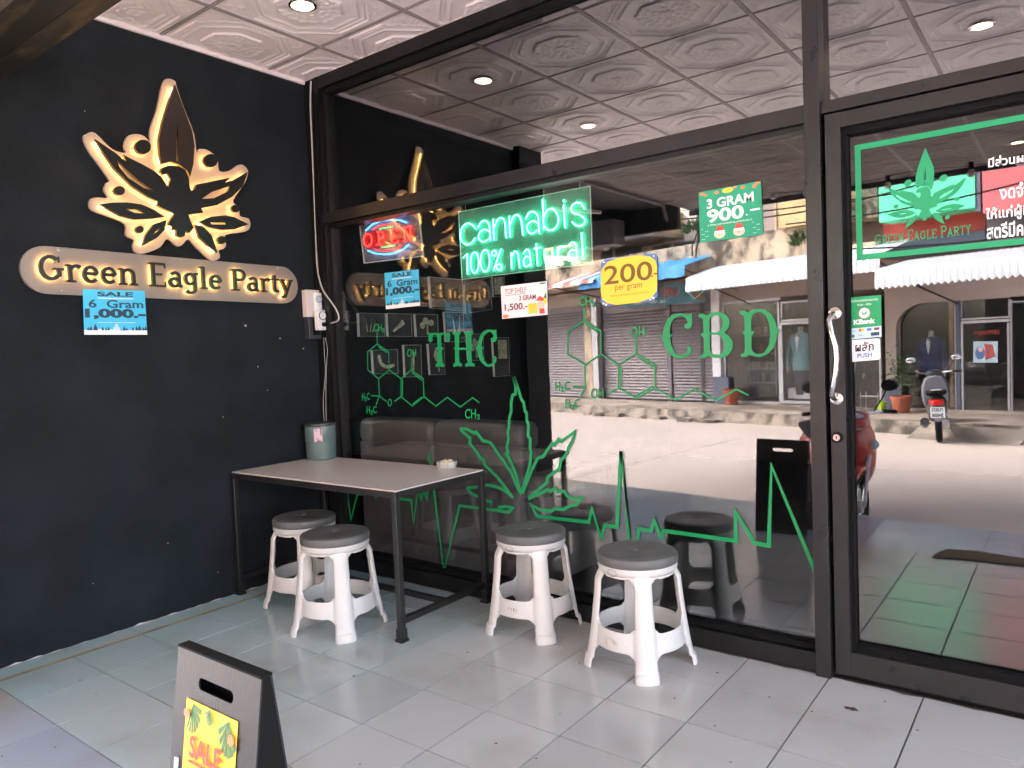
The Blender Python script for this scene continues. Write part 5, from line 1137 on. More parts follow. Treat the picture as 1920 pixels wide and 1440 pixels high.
for k, (s_, d, sz) in enumerate([(-5.3, .25, .16), (-4.9, .3, .22), (-4.45, .2, .3), (-3.6, .25, .14), (-3.2, .18, .2), (-2.4, .28, .24), (-1.9, .2, .3)]):
    pr = [(sz * (0.6 + .5 * rnd.random()) * math.cos(t), sz * .6 * (0.6 + .5 * rnd.random()) * math.sin(t)) for t in [j * math.pi / 4 for j in range(8)]]
    o = MB().prism([pr], lambda u, v, w_: fa(s_ + u, kd0 + d + v, ROAD + w_), 0, .05 + .04 * rnd.random()).build('rubble', M['kerb'])
    tag(o, 'broken lump of concrete at the foot of the far kerb', 'rubble', 'lumps broken off the far kerb')

def fbx(mb, x0, y0, x1, y1, d0, d1): return mb.pxbox(FA, x0, y0, x1, y1, d0, d1)
def fpart(name, mt, parent, *r, **k):
    mb = MB()
    for q in r: fbx(mb, *q)
    return mb.build(name, mt, parent, **k)
def su(px, py, d=0): u, v = FA.uv(px, py, d); return -u, v
# A: house with roller shutters
A = thing('shophouse', 'stained concrete shophouse with three grey roller shutters across the street', 'building', fa(-7, 0, PAVE))
sA0, sA1 = -22.0, su(1347, 650)[0]
def sbox(mb, s0, z0, s1, z1, d0, d1):
    vs_ = [fa(s_, d, z) for s_ in (s0, s1) for d in (d0, d1) for z in (z0, z1)]
    return mb.add(vs_, [(0, 1, 3, 2), (4, 6, 7, 5), (0, 4, 5, 1), (2, 3, 7, 6), (0, 2, 6, 4), (1, 5, 7, 3)])
zsh = su(1200, 587)[1]; zled0, zled1 = su(1300, 497)[1], su(1300, 462)[1]
sbox(MB(), sA0, PAVE, sA1, 5.2, -6, -0.35).build('wall', M['cream_wall'], A)
sbox(MB(), sA0, zsh + .35, sA1, su(1300, 520)[1], -0.34, -0.02).build('wall', M['beige_wall'], A)
def shutter(x0, x1, y0=613):
    s0, s1 = su(x0, 670)[0], su(x1, 670)[0]; zt_ = su((x0 + x1) / 2, y0)[1]; mb = MB(); n = int((zt_ - PAVE) / .075)
    vs_ = []; 
    for k in range(2 * n + 1):
        z = PAVE + (zt_ - PAVE) * k / (2 * n); d = -0.12 + (0.018 if k % 2 else 0)
        vs_ += [fa(s0, d, z), fa(s1, d, z)]
    mb.add(vs_, [(2 * k, 2 * k + 1, 2 * k + 3, 2 * k + 2) for k in range(2 * n)])
    o = mb.build('roller_shutter', M['shutter'], A)
    vm = MB()
    zz = zt_
    for r_ in range(5):
        for c_ in range(int((s1 - s0) / .16)):
            a_ = s0 + .02 + c_ * .16 + (.08 if r_ % 2 else 0)
            if a_ + .11 < s1: sbox(vm, a_, zz + .03 + r_ * .08, a_ + .11, zz + .065 + r_ * .08, -.118, -.1)
    sbox(MB(), s0, zt_, s1, zsh + .36, -.14, -.12).build('vent_panel', M['shutter'], o)
    vm.build('vent_slots', M['vent'], o, kind='stuff')
    return o
for a, b in ((900, 1000), (1003, 1099), (1126, 1250), (1255, 1338)): shutter(a, b)
for x0, x1, mt in ((1100, 1113, M['stain']), (1114, 1124, M['alu']), (1250.5, 1254.5, M['shutter'])):
    s0, s1 = su(x0, 680)[0], su(x1, 680)[0]; sbox(MB(), s0, PAVE, s1, zsh + .5, -.13, .05 if mt != M['shutter'] else -.08).build('pillar', mt, A)
s0, s1 = su(1339, 680)[0], su(1354, 680)[0]
sbox(MB(), s0, su(1347, 706)[1], s1, zsh + .4, -.13, .06).build('pillar', M['awn_white'], A)
sbox(MB(), s0, PAVE, su(1368, 680)[0], su(1347, 706)[1] - .004, -.13, .065).build('pillar_base', M['grey_blue'], A)
sbox(MB(), sA0, su(1200, 520, 1.1)[1], su(1530, 480, 1.1)[0], su(1200, 474, 1.1)[1], -.35, 1.1).build('canopy_slab', M['stain'], A)
# balconies
def balcony(x0, y0, x1, y1, d, mt, end=None):
    (sa, zb_), (sb, zt2) = (su(x0, y1, d)), (su(x1, y0, d))
    zb_ = su((x0 + x1) / 2, y1, d)[1]; zt2 = su((x0 + x1) / 2, y0, d)[1]
    o = sbox(MB(), sa, zb_, sb, zt2, d - .12, d).build('balcony', mt, A)
    sbox(MB(), sa + .001, zb_ + .001, sb - .001, zb_ + .12, -.35, d - .121).build('balcony_floor', M['pave'], o)
    if end: sbox(MB(), sb - .12, zb_ + .121, sb - .002, zt2 - .002, -.35, d - .122).build('balcony_side', end, o)
    sbox(MB(), sa + .02, zb_ - .03, sa + .06, zb_ + .5, d + .001, d + .03).build('downpipe', M['stain'], o)
    return o
balcony(1104, 398, 1193, 449, 1.3, M['stain'], M['stain_yellow'])
balcony(990, 410, 1103, 466, 1.3, M['stain_yellow'])
balcony(1452, 352, 1590, 418, 1.3, M['stain_yellow'])
sbox(MB(), *(lambda a, b: (a[0], PAVE, b[0], 7))(su(1304, 500), su(1311, 500)), -.34, -.1).build('downpipe', M['tin_dark'], A)
for x0, y0, x1, y1 in ((1125, 462, 1150, 500), (1152, 455, 1205, 500), (1222, 458, 1258, 492), (1262, 452, 1305, 486), (1320, 300, 1400, 350)):
    fr_ = fpart('window', M['alu'], A, (x0, y0, x1, y1, -.349, -.30)); fbx(MB(), x0 + 2, y0 + 2, x1 - 2, y1 - 2, -.31, -.295).build('pane', M['tin_dark'], fr_)
o = sbox(MB(), su(1313, 475)[0], su(1400, 470)[1], su(1445, 475)[0], su(1400, 466)[1], -.34, -.33).build('render_joint', M['beige_wall'], A)
# plants growing on the ledge
def tuft(px, py, d, n, s_, label):
    p = FA.P(*FA.uv(px, py, d), d); mb = MB()
    for k in range(n):
        dv = Vector((rnd.gauss(0, 1), rnd.gauss(0, .6), abs(rnd.gauss(.3, .8)))).normalized() * s_ * rnd.uniform(.3, 1); sd_ = Vector((rnd.gauss(0, 1), rnd.gauss(0, 1), rnd.gauss(0, 1))).normalized() * s_ * .12
        mb.add([p + dv * .7 - sd_, p + dv * .7 + sd_, p + dv * 1.1], [(0, 1, 2)])
    t = thing('ledge_plant', label, 'plant', p)
    mb.build('leaves', M['leaf'], t); MB().tube([p, p + Vector((0.05, 0, s_ * .7))], .01, 5).build('stem', M['bark'], t)
tuft(1300, 435, 1.0, 160, .35, 'scrubby plant growing on the stained ledge left of the green price poster')
tuft(1508, 458, 1.1, 160, .35, 'scrubby plant growing on the ledge left of the mullion')
tuft(1062, 505, 1.1, 120, .3, 'scrubby plant growing on the ledge below the neon sign')
# awnings
def awning(name, label, x0, x1, yb, yf, yd, d0, d1, mts, flap=True, scallop=0, grp=None, ribs=0.11):
    """sheet from the wall (row yb) to the front edge (row yf), flap down to row yd"""
    xm = (x0 + x1) / 2; s0, s1 = su(x0, yf, d1)[0], su(x1, yf, d1)[0]; zb_, zf, zd = su(xm, yb, d0)[1], su(xm, yf, d1)[1], su(xm, yd, d1)[1]
    t = thing(name, label, 'awning', fa((s0 + s1) / 2, d1, zd), grp)
    n = max(4, int((s1 - s0) / ribs)) * 2
    for mi, mt in enumerate(mts):
        vs_ = []; fs_ = []
        for k in range(n + 1):
            s_ = s0 + (s1 - s0) * k / n; o_ = 0.035 if k % 2 else 0
            vs_ += [fa(s_, d0, zb_ + o_), fa(s_, d1, zf + o_), fa(s_, d1 + .01 + o_, zd - (scallop if (k % 2) else 0))]
        for k in range(n):
            if len(mts) > 1 and (k // 3) % len(mts) != mi: continue
            fs_.append((3 * k, 3 * k + 3, 3 * k + 4, 3 * k + 1))
            if flap: fs_.append((3 * k + 1, 3 * k + 4, 3 * k + 5, 3 * k + 2))
        MB().add(vs_, fs_).build('canopy_sheet', mt, t)
    for s_ in (s0 + .15, s1 - .15):
        MB().tube([fa(s_, 0, zd - .25), fa(s_, d1 - .05, zf - .03)], .015, 6).build('brace', M['tin_dark'], t)
    MB().tube([fa(s0, d1 - .03, zf - .03), fa(s1, d1 - .03, zf - .03)], .015, 6).build('front_bar', M['alu'], t)
    return t
awning('awning', 'white ribbed metal awning over the suit shop', 1285, 1650, 483, 500, 528, .9, 2.0, [M['awn_white']], scallop=.0)
awning('awning', 'blue tarpaulin awning behind the yellow price poster', 1085, 1284, 502, 512, 530, 1.1, 2.0, [M['awn_blue']], ribs=.4, scallop=.03)
awning('awning', 'faded red and white striped awning left of the tarpaulin', 1022, 1112, 520, 531, 536, 1.1, 2.1, [M['awn_red'], M['awn_white']], ribs=.2)
awning('awning', 'white scalloped awning with a wavy hem at the far right', 1640, 2060, 474, 486, 519, 1.5, 2.6, [M['awn_white']], scallop=.05, ribs=.09)
# teal banner
BNP = Plane(FA.O + FA.n * 0.6, FA.ex, FA.ey, FA.n, True)
def mir_poster(name, label, cat, x0, y0, x1, y1, bg, el, pl=BNP, slant=-5):
    # the photo shows the mirror image: real left is the photo's right
    return poster(name, label, cat, pl, [(x1, y0 + slant / 2), (x0, y0 - slant / 2), (x0, y1 - slant / 2), (x1, y1 + slant / 2)], bg, el, w=0.0)
def mposter(*a, **k): return mir_poster(*a, **k)
mposter('shop_banner', 'teal banner with red Thai lettering above the shutters', 'banner', 1160, 533, 1325, 572, M['banner'],
    [('t', 'นคดี ทราย', .30, .40, .72, .92, M['redbox'], .03), ('t', 'โทร. 087-4555', .40, .12, .80, .30, M['print_white']), ('p', [(.02, .15), (.10, .15), (.16, .6), (.06, .9)], M['print_brown']), ('l', [(.02, .6), (.12, .2), (.22, .7)], .02, M['print_lblue'])], slant=-10)
# B: suit shop, C: tailor
B = thing('shophouse', 'suit shop with white framed display windows across the street', 'building', fa(0, 0, PAVE))
sB0, sB1 = sA1 + .01, su(1662, 650)[0]
sbox(MB(), sB0, PAVE, sB1, 5.2, -6, -3.0).build('wall', M['shop_in'], B)
sbox(MB(), sB0, su(1450, 558)[1], sB1, 5.2, -2.99, -0.02).build('wall', M['beige_wall'], B)
sbox(MB(), sB0, PAVE, sB1, PAVE + .02, -2.99, -.02).build('shop_floor', M['pave'], B)
def win(parent, x0, y0, x1, y1, fw=3, d=-.02, name='shop_window', mt=None):
    mt = mt or M['alu']
    o = fbx(MB(), x0, y0, x1, y0 + fw, d - .06, d).build(name, mt, parent)
    for q in ((x0, y1 - fw, x1, y1), (x0, y0 + fw, x0 + fw * .8, y1 - fw), (x1 - fw * .8, y0 + fw, x1, y1 - fw)): fbx(MB(), q[0], q[1], q[2], q[3], d - .06, d - .001).build('frame', mt, o)
    mb = MB(); fbx(mb, x0 + fw * .5, y0 + fw * .5, x1 - fw * .5, y1 - fw * .5, d - .04, d - .035); mb.build('pane', M['shopglass'], o)
    return o
win(B, 1356, 562, 1463, 757, 5); win(B, 1463.5, 562, 1550, 601, 4); win(B, 1463.5, 602, 1550, 757, 5); win(B, 1552, 562, 1652, 782, 5)
shelf = thing('shelf_unit', 'white shelf unit with small goods inside the suit shop window', 'shelf', fa(*(lambda p: (p[0], -1.2, PAVE))(su(1410, 700))))
for y_ in (628, 662, 690, 716): fbx(MB(), 1372, y_, 1455, y_ + 3, -1.3, -1.0).build('shelf', M['alu'], shelf)
for x_ in (1372, 1403, 1453): fbx(MB(), x_, 610, x_ + 3, 745, -1.3, -.99).build('upright', M['alu'], shelf)
gm = [mat('goods_%d' % k, rgb(*c_), .7) for k, c_ in enumerate(((190, 180, 170), (120, 100, 90), (170, 150, 120), (110, 120, 110)))]
for k in range(26):
    y_ = (628, 662, 690, 716)[k % 4]; x_ = 1376 + (k * 11.3) % 72; h_ = rnd.uniform(8, 18)
    tag(fbx(MB(), x_, y_ - h_, x_ + rnd.uniform(5, 9), y_ - .3, -1.25, -1.05).build('parcel', gm[k % 4]), 'small package on the shelves of the suit shop', 'package', 'packages on the suit shop shelves')
def mannequin(px, ytop, ybase, d, cloth, label):
    s_, z1 = su(px, ytop, d); z0 = PAVE + .22; H = z1 - z0; c = fa(s_, d, z0); k = H / 1.25
    t = thing('mannequin', label, 'mannequin', c)
    def el(z, a_, b_): return [(c.x + a_ * math.cos(q) * ee.x - b_ * math.sin(q) * ee.y, c.y + a_ * math.cos(q) * ee.y + b_ * math.sin(q) * ee.x, c.z + z) for q in [j * math.pi / 8 for j in range(16)]]
    def skin_(secs, nm, mt):
        vs_ = []; [vs_.extend(el(*q)) for q in secs]; n = len(secs)
        MB().add(vs_, [(i * 16 + j, i * 16 + (j + 1) % 16, (i + 1) * 16 + (j + 1) % 16, (i + 1) * 16 + j) for i in range(n - 1) for j in range(16)] + [tuple(range(15, -1, -1)), tuple((n - 1) * 16 + j for j in range(16))]).build(nm, mt, t, True)
    skin_([(0.45 * k, .17 * k, .12 * k), (0.6 * k, .19 * k, .13 * k), (.75 * k, .16 * k, .11 * k), (.95 * k, .2 * k, .13 * k), (1.08 * k, .2 * k, .11 * k), (1.14 * k, .1 * k, .08 * k)], 'jacket', cloth)
    skin_([(1.14 * k, .05 * k, .05 * k), (1.22 * k, .045 * k, .045 * k), (1.25 * k, .04 * k, .04 * k)], 'neck', M['bulkwhite'])
    skin_([(0.0, .12 * k, .09 * k), (.3 * k, .14 * k, .1 * k), (.46 * k, .165 * k, .115 * k)], 'trousers', M['suit_black'])
    for sg in (-1, 1):
        P_ = [c + ee * (.2 * k * sg) + Vector((0, 0, 1.05 * k)), c + ee * (.24 * k * sg) + Vector((0, 0, .8 * k)), c + ee * (.25 * k * sg) + ne * .04 + Vector((0, 0, .52 * k))]
        MB().tube(P_, [.055 * k, .05 * k, .04 * k], 8).build('sleeve', cloth, t, True)
        MB().lathe([(.02 * k, 0), (.03 * k, -.04 * k), (.02 * k, -.1 * k), (.008 * k, -.13 * k)], P_[2], 8).build('hand', M['bulkwhite'], t, True)
    f_ = c + ne * (.135 * k)
    mb = MB(); mb.add([f_ + Vector((0, 0, .78 * k)), f_ + ee * .05 * k + Vector((0, 0, 1.1 * k)), f_ - ee * .05 * k + Vector((0, 0, 1.1 * k))], [(0, 1, 2)]); mb.build('shirt', M['print_white'], t)
    mb = MB(); q = f_ + ne * .006 + Vector((0, 0, 1.08 * k)); mb.add([q, q + ee * .05 * k + Vector((0, 0, .025 * k)), q + ee * .05 * k - Vector((0, 0, .025 * k)), q - ee * .05 * k + Vector((0, 0, .025 * k)), q - ee * .05 * k - Vector((0, 0, .025 * k))], [(0, 1, 2), (0, 4, 3)]); mb.build('bow_tie', M['suit_black'], t)
    rodm = MB().tube([c - Vector((0, 0, .2)), c + Vector((0, 0, .02))], .02, 8).build('stand', M['alu'], t)
mannequin(1501, 612, 750, -.28, M['suit_teal'], 'headless mannequin in a teal jacket in the suit shop window')
mannequin(1600, 640, 770, -.4, M['suit_black'], 'headless mannequin in a black suit behind the door stickers')
bx_ = fbx(MB(), 1478, 728, 1540, 748, -.6, -.2).build('display_box', M['paper_white']); tag(bx_, 'low white display box in the suit shop window', 'box')
C = thing('shophouse', 'grey tailor shop with an arched window and glass door across the street', 'building', fa(2.5, 0, PAVE))
sC0, sC1 = sB1 + .01, 16.0
sbox(MB(), sC0, PAVE, sC1, 5.2, -6, -3).build('wall', M['shop_in'], C)
# front wall with arched opening
zt0 = su(1790, 552)[1]; aL, aR = su(1684, 690)[0], su(1797, 690)[0]; ztop = su(1760, 566)[1]
arch = [(sC0, PAVE), (aL, PAVE), (aL, ztop - .45)] + [(aL + .5 - .5 * math.cos(t), ztop - .45 + .45 * math.sin(t)) for t in [R(15 * k) for k in range(1, 7)]] + [(su(2050, 640)[0], ztop), (su(2050, 640)[0], PAVE), (sC1, PAVE), (sC1, 3.05), (sC0, 3.05)]
MB().prism([arch], lambda u, v, w_: fa(u, w_, v), -.12, .06).build('wall', M['beige_wall'], C)
sbox(MB(), sC0, 3.06, sC1, 5.2, -2.9, 0.0).build('wall', M['stain'], C)
fbx(MB(), 1657, 722, 1690, 778, .06, .075).build('dado', M['grey_blue'], C)
fbx(MB(), 1793, 560, 1800, 775, -.1, .03).build('pillar', M['grey_blue'], C)
fbx(MB(), 1780, 566, 1787, 770, -.6, -.5).build('yellow_post', M['stain_yellow'], C)
sbox(MB(), aL, PAVE, sC1 - 2, PAVE + .05, -2.8, .05).build('door_step', M['pave'], C)
win(C, 1686, 566, 1792, 772, 2, -.03); win(C, 1801, 558, 1893, 598, 3, .0)
dC = win(C, 1802, 600, 1893, 775, 5, .01, name='door'); win(C, 1895, 560, 2050, 778, 3, .0)
mannequin(1746, 620, 770, -.35, M['suit_navy'], 'headless mannequin in a navy suit in the arched window')
DPL = Plane(FA.O + FA.n * 0.0, FA.ex, FA.ey, FA.n, True)
mposter('door_logo', 'round pink and blue sticker on the tailor shop door', 'sticker', 1825, 640, 1871, 680, M['print_lblue'], [('p', [(.1, .3), (.5, .1), (.55, .9), (.2, .85)], M['pinkred']), ('d', .72, .45, .2, .3, M['print_blue']), ('d', .7, .62, .1, .12, M['print_pink'])], pl=DPL, slant=0)
def mtext(s_, x0, y0, x1, y1, mt, label, cat='lettering', bold=.01):
    t = thing('shop_lettering', label, cat, DPL.P(*DPL.uv((x0 + x1) / 2, (y0 + y1) / 2)))
    flat_text(s_, DPL, [(x1, y0), (x0, y0), (x0, y1), (x1, y1)], t, mt, bold=bold, w1=.02)
mtext('โจ้ตัดสูท', 1828, 618, 1876, 630, M['redbox'], 'red Thai lettering at the top of the tailor shop door')
mtext('077-201301', 1812, 703, 1885, 712, M['ink_black'], 'black phone number across the tailor shop door')
pp = fa(*(lambda q: (q[0], .45, PAVE))(su(1712, 768)))
pt = thing('potted_plant', 'leafy shrub in a terracotta pot beside the arched window', 'plant', pp)
MB().lathe([(.11, 0), (.13, .02), (.17, .25), (.185, .25), (.185, .3), (.16, .3), (.15, .27)], pp, 20).build('pot', M['terracotta'], pt, True)
MB().tube([pp + Vector((0, 0, .25)), pp + Vector((.02, 0, .6)), pp + Vector((0, .02, .9))], .015, 6).build('stem', M['bark'], pt)
mb = MB()
for k in range(420):
    dv = Vector((rnd.gauss(0, .13), rnd.gauss(0, .13), rnd.gauss(.72, .17))); sd_ = Vector((rnd.gauss(0, 1), rnd.gauss(0, 1), rnd.gauss(0, .6))).normalized() * .035; s2 = Vector((rnd.gauss(0, 1), rnd.gauss(0, 1), rnd.gauss(0, 1))).normalized() * .02
    p = pp + dv; mb.add([p - sd_, p + s2, p + sd_, p - s2], [(0, 1, 2, 3)])
mb.build('leaves', M['leaf'], pt)
bp_ = fa(*(lambda q: (q[0], .35, PAVE))(su(1671, 768))); tag(MB().lathe([(.06, 0), (.08, .18), (.085, .18), (.07, .17)], bp_, 16).build('bucket', M['lime'], None, True), 'lime green bucket on the pavement by the grey dado', 'bucket')
cp = fa(*(lambda q: (q[0], .3, PAVE))(su(1655, 768)))
rk = thing('wire_rack', 'small grey wire rack on the pavement beside the lime bucket', 'rack', cp)
for dx in (-.16, .16):
    for dz in (0, .28): MB().tube([cp + ee * dx + Vector((0, 0, dz)), cp + ee * dx + ne * .2 + Vector((0, 0, dz))], .008, 5).build('bar', M['alu'], rk)
    for dd in (0, .2): MB().tube([cp + ee * dx + ne * dd, cp + ee * dx + ne * dd + Vector((0, 0, .36))], .008, 5).build('post', M['alu'], rk)
for dd in (0, .2): MB().tube([cp - ee * .16 + ne * dd + Vector((0, 0, .28)), cp + ee * .16 + ne * dd + Vector((0, 0, .28))], .008, 5).build('bar', M['alu'], rk)
fp = fa(*(lambda q: (q[0], .25, PAVE))(su(1385, 752))); t = thing('flower_pot', 'brown flower pot on the pavement under the suit shop window', 'pot', fp)
MB().lathe([(.14, 0), (.15, .06), (.12, .07), (.2, .3), (.21, .34), (.18, .34), (.17, .3)], fp, 18).build('pot', M['terracotta'], t, True)
# signs on C
sg = thing('shop_sign', 'mint green box sign projecting above the scalloped awning', 'sign', fa(2.3, 1.3, 2.8))
fbx(MB(), 1648, 308, 1828, 403, .9, 1.35).build('panel', M['mint'], sg)
fbx(MB(), 1829, 318, 1838, 396, .9, 1.33).build('side_panel', M['grey_blue'], sg)
sg = thing('shop_sign', 'deep red box sign under the mint sign', 'sign', fa(2.3, 1.0, 2.4))
fbx(MB(), 1656, 398, 1848, 444, .2, .75).build('panel', M['redbox'], sg); fbx(MB(), 1656, 444.5, 1848, 474, .2, .8).build('lower_band', M['grey_blue'], sg)
sg = thing('shop_sign', 'faded red panel behind the white Thai notice', 'sign', fa(4.2, 1.4, 2.6)); fbx(MB(), 1842, 262, 2060, 384, .9, 1.45).build('panel', M['pinkred'], sg)
sg = thing('shop_sign', 'dark grey panel under the faded red panel', 'sign', fa(4.2, 1.0, 2.3)); fbx(MB(), 1850, 388, 2060, 446, .2, 1.0).build('panel', M['dgrey'], sg)
bl_ = thing('balcony_block', 'mould stained concrete balcony left of the mint sign', 'balcony', fa(1.1, .8, 3)); fbx(MB(), 1590, 345, 1645, 410, .0, 1.0).build('parapet', M['stain'], bl_); fbx(MB(), 1590, 455, 1648, 480, .0, 1.2).build('ledge', M['stain'], bl_)
# neighbour's canopy to the left of the porch
nc = thing('neighbour_canopy', 'dark canopy of the next shop beyond the black wall', 'canopy', (-2.5, -3.8, 2.8))
MB().box(-2.8, -5.3, 2.83, -0.19, 0.0, 2.9).build('soffit', M['dark'], nc)
MB().box(-2.8, -5.4, 2.55, -0.19, -5.31, 2.9).build('fascia', M['dark'], nc)
MB().box(-6, -0.1, -.02, -0.19, 0.0, 2.82).build('shop_wall', M['dgrey'], nc)
MB().tube([(-0.17, -3.0, 2.76), (-0.17, -4.9, 2.76), (-0.17, -5.0, 2.6)], .02, 8).build('conduit', M['shutter'], nc)
MB().tube([(-1.0, -3.9, 2.72), (-.75, -4.5, 2.72)], .025, 8).build('tube_light', M['bulkwhite'], nc)
bevel(MB().box(-1.35, -5.25, 2.42, -0.85, -4.95, 2.72).build('air_unit', M['dgrey'], nc), .01)
for x_, y_ in ((-1.9, -5.3), (-1.55, -5.35), (-1.2, -5.38)):
    MB().lathe([(.02, .08), (.03, .03), (.05, 0), (.05, -.03), (.02, -.06)], (x_, y_, 2.47), 12).build('globe_lamp', M['bulb'], nc, True)
# overhead wires
for k, (x0, y0, x1, y1, d, l) in enumerate(((1090, 407, 1560, 386, 3.0, 'thin overhead cable crossing the cream wall'), (1420, 400, 1660, 352, 3.2, 'overhead cable running up to the mint sign'), (1590, 400, 1900, 330, 3.4, 'overhead cable in front of the mint sign'), (1640, 452, 1990, 425, 2.2, 'overhead cable across the red box sign'))):
    (s0, z0), (s1, z1) = su(x0, y0, d), su(x1, y1, d); s0 -= 1; s1 += 1
    tag(MB().tube([fa(s0 + (s1 - s0) * j / 12, d, z0 + (z1 - z0) * j / 12 - .12 * math.sin(math.pi * j / 12)) for j in range(13)], .012, 5).build('overhead_cable', M['rubber']), l, 'cable')
for x0, y0, x1, y1, l in ((1295, 480, 1310, 430, 'loop of black cable by the scrub on the ledge, left strand'), (1302, 484, 1318, 436, 'loop of black cable by the scrub on the ledge, right strand')):
    (s0, z0), (s1, z1) = su(x0, y0, 1.2), su(x1, y1, 1.2)
    tag(MB().tube([fa(s0, 1.15, z0), fa(s0 + .1, 1.25, (z0 * .6 + z1 * .4)), fa(s1, 1.2, z1)], .015, 5).build('cable_loop', M['rubber']), l, 'cable')

# ------------------------------------------------------------------ 15. scooters
def scooter(label, x, y, heading, paint, rear, mirrorcol, steer=0, lean=0):
    """built along +x, then turned to its heading (degrees)"""
    t = bpy.data.objects.new('motor_scooter', None); COL.objects.link(t); t['_loc'] = (0.0, 0.0, 0.0); t.empty_display_size = .2
    tag(t, label, 'motor scooter')
    r_ = .27; wb = 1.22
    def wheel(cx, yaw):
        w_ = MB(); n = 32; P = []
        if yaw: cx = wb - .1 + .1 * math.cos(R(yaw)); cy = .1 * math.sin(R(yaw))
        else: cy = 0
        ca, sa = math.cos(R(yaw)), math.sin(R(yaw))
        ring = [Vector((cx + (r_ - .045) * math.cos(q) * ca, cy + (r_ - .045) * math.cos(q) * sa, r_ + (r_ - .045) * math.sin(q))) for q in [2 * math.pi * k / n for k in range(n)]]
        w_.tube(ring, .045, 10, closed=True); o = w_.build('wheel', M['rubber'], t, True)
        m2 = MB(); ring2 = [Vector((cx + (r_ - .095) * math.cos(q) * ca, cy + (r_ - .095) * math.cos(q) * sa, r_ + (r_ - .095) * math.sin(q))) for q in [2 * math.pi * k / n for k in range(n)]]
        m2.tube(ring2, .014, 6, closed=True)
        for k in range(18):
            q = 2 * math.pi * k / 18; q2 = q + .35
            m2.tube([Vector((cx, cy, r_)), Vector((cx + (r_ - .1) * math.cos(q2) * ca, cy + (r_ - .1) * math.cos(q2) * sa, r_ + (r_ - .1) * math.sin(q2)))], .003, 4)
        m2.build('rim', M['chrome'], o, True)
        MB().tube([Vector((cx + .05 * sa, cy - .05 * ca, r_)), Vector((cx - .05 * sa, cy + .05 * ca, r_))], .05, 14).build('hub', M['alu'], o, True)
    wheel(0, 0); wheel(wb, steer)
    def turn(mb):
        c_, s_ = math.cos(R(steer)), math.sin(R(steer))
        mb.v = [(wb - .1 + (x_ - wb + .1) * c_ - y_ * s_, (x_ - wb + .1) * s_ + y_ * c_, z_) for x_, y_, z_ in [tuple(q) for q in mb.v]]; return mb
    for sd in (-1, 1):
        turn(MB().tube([(wb + .0, .055 * sd, r_), (wb - .16, .06 * sd, .66)], [.018, .024], 8)).build('fork_leg', M['alu'], t, True)
    turn(MB().loft([(wb - .24, .50, .05, .03), (wb - .14, .565, .065, .035), (wb + .02, .575, .07, .025), (wb + .14, .53, .06, .03), (wb + .21, .47, .035, .025)], 12)).build('front_fender', paint, t, True)
    # leg shield: curved front body
    MB().loft([(wb - .34, .62, .17, .30), (wb - .27, .66, .20, .30), (wb - .19, .70, .17, .26), (wb - .12, .72, .10, .18), (wb - .08, .73, .04, .08)], 16, 2.4).build('leg_shield', paint, t, True)
    MB().loft([(wb - .30, .93, .05, .04), (wb - .26, .96, .11, .06), (wb - .18, .955, .12, .075), (wb - .10, .93, .09, .06), (wb - .06, .92, .04, .03)], 14).build('handlebar_cowl', rear, t, True)
    o = MB().lathe([(.07, 0), (.065, .03), (.03, .05)], (wb - .12, 0, .93), 18, 'x').build('headlight', M['lens_clear'], t, True)
    for sd in (-1, 1):
        MB().lathe([(.045, 0), (.04, .03), (.01, .05)], (wb - .16, .13 * sd, .74), 12, 'x').build('indicator', M['lens_clear'], t, True)
        MB().tube([(wb - .22, .08 * sd, .97), (wb - .27, .22 * sd, .99), (wb - .31, .34 * sd, .98)], .011, 8).build('handlebar', M['chrome'], t, True)
        MB().tube([(wb - .285, .25 * sd, .989), (wb - .32, .37 * sd, .98)], .018, 10).build('grip', M['rubber'], t, True)
        MB().tube([(wb - .23, .22 * sd, .985), (wb - .22, .33 * sd, .975)], .006, 6).build('brake_lever', M['chrome'], t)
        m_ = MB().tube([(wb - .26, .18 * sd, 1.0), (wb - .25, .24 * sd, 1.10), (wb - .27, .28 * sd, 1.17)], .006, 6).build('mirror', M['rubber'], t)
        MB().lathe([(.004, .012), (.045, .010), (.055, -.002), (.03, -.016)], (wb - .29, .31 * sd, 1.20), 16, 'x', 1.2, .85).build('mirror_shell', mirrorcol, m_, True)
    # floor, underbody, seat, tail
    MB().loft([(.42, .33, .11, .07), (.60, .31, .13, .05), (.85, .33, .12, .06), (.95, .42, .10, .10)], 12, 3).build('floorboard', M['black_paint'], t, True)
    MB().loft([(-.32, .66, .05, .04), (-.22, .62, .10, .10), (0, .56, .135, .13), (.25, .50, .14, .16), (.45, .42, .11, .14), (.52, .40, .06, .08)], 16, 2.6).build('side_cowl', rear, t, True)
    MB().loft([(-.34, .755, .06, .02), (-.28, .76, .11, .04), (0, .74, .14, .05), (.30, .70, .13, .05), (.48, .68, .08, .04), (.52, .67, .04, .02)], 14, 2.6).build('seat', M['rubber'], t, True)
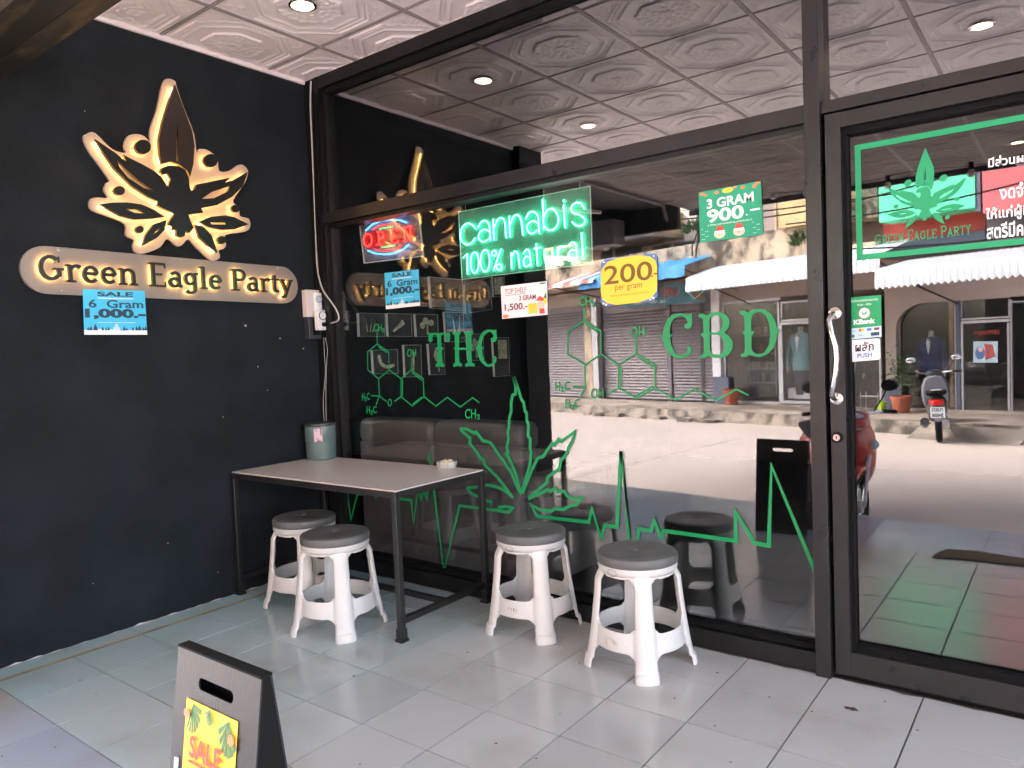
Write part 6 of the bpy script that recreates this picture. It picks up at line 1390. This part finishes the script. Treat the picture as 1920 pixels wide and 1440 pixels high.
    MB().loft([(-.37, .60, .05, .03), (-.33, .61, .09, .045), (-.27, .62, .10, .05)], 12).build('tail_light', M['lens_red'], t, True)
    MB().tube([(-.30, .08, .78), (-.40, .06, .80), (-.40, -.06, .80), (-.30, -.08, .78)], .012, 6).build('grab_rail', M['chrome'], t, True)
    MB().loft([(-.42, .36, .04, .015), (-.36, .44, .07, .03), (-.24, .56, .08, .04), (-.05, .58, .08, .03)], 10).build('rear_fender', M['grey_paint'], t, True)
    pl_ = MB().box(-.405, -.09, .40, -.40, .09, .55).build('number_plate', M['print_white'], t)
    for s_, z0, z1 in (('กคท', .485, .54), ('8488', .41, .465)):
        vs_, fs_ = textmesh(s_, .02); MB().add([(-.4065, .07 - .14 * u, z0 + (z1 - z0) * v) for u, v in vs_], fs_).build('plate_lettering', M['ink_black'], pl_)
    MB().tube([(.25, -.15, .22), (.0, -.17, .27), (-.28, -.17, .34)], [.025, .055, .06], 12).build('exhaust', M['tin_dark'], t, True)
    MB().loft([(-.05, .27, .05, .06, .09), (.25, .25, .06, .09, .09), (.42, .24, .06, .08, .07)], 10).build('engine_case', M['alu'], t, True)
    MB().tube([(.38, .12, .22), (.34, .22, .02)], .012, 6).build('side_stand', M['chrome'], t)
    MB().tube([(.42, -.10, .24), (.43, -.24, .22)], .012, 6).build('foot_peg', M['rubber'], t)
    t.location = (x, y, ROAD); t.rotation_euler = (R(lean), 0, R(heading)); t['_loc'] = (x, y, ROAD)
    return t
# red one at the porch edge: front wheel towards the shop
fw = floor_pt(1620, 950, ROAD + .27, True); 
hd = math.degrees(math.atan2(0.86, 0.5))
scooter('red motor scooter parked at the porch edge facing the shop', fw.x - 1.22 * math.cos(R(hd)), fw.y - 1.22 * math.sin(R(hd)), hd, M['red_paint'], M['red_paint'], M['rubber'], steer=32)
p = floor_pt(1762, 829, ROAD, True)
scooter('black and grey motor scooter parked nose to the far kerb', p.x, p.y, 262, M['grey_paint'], M['black_paint'], M['mirror'], lean=3)

# ------------------------------------------------------------------ clean helper properties
for o in bpy.data.objects:
    if '_loc' in o: del o['_loc']
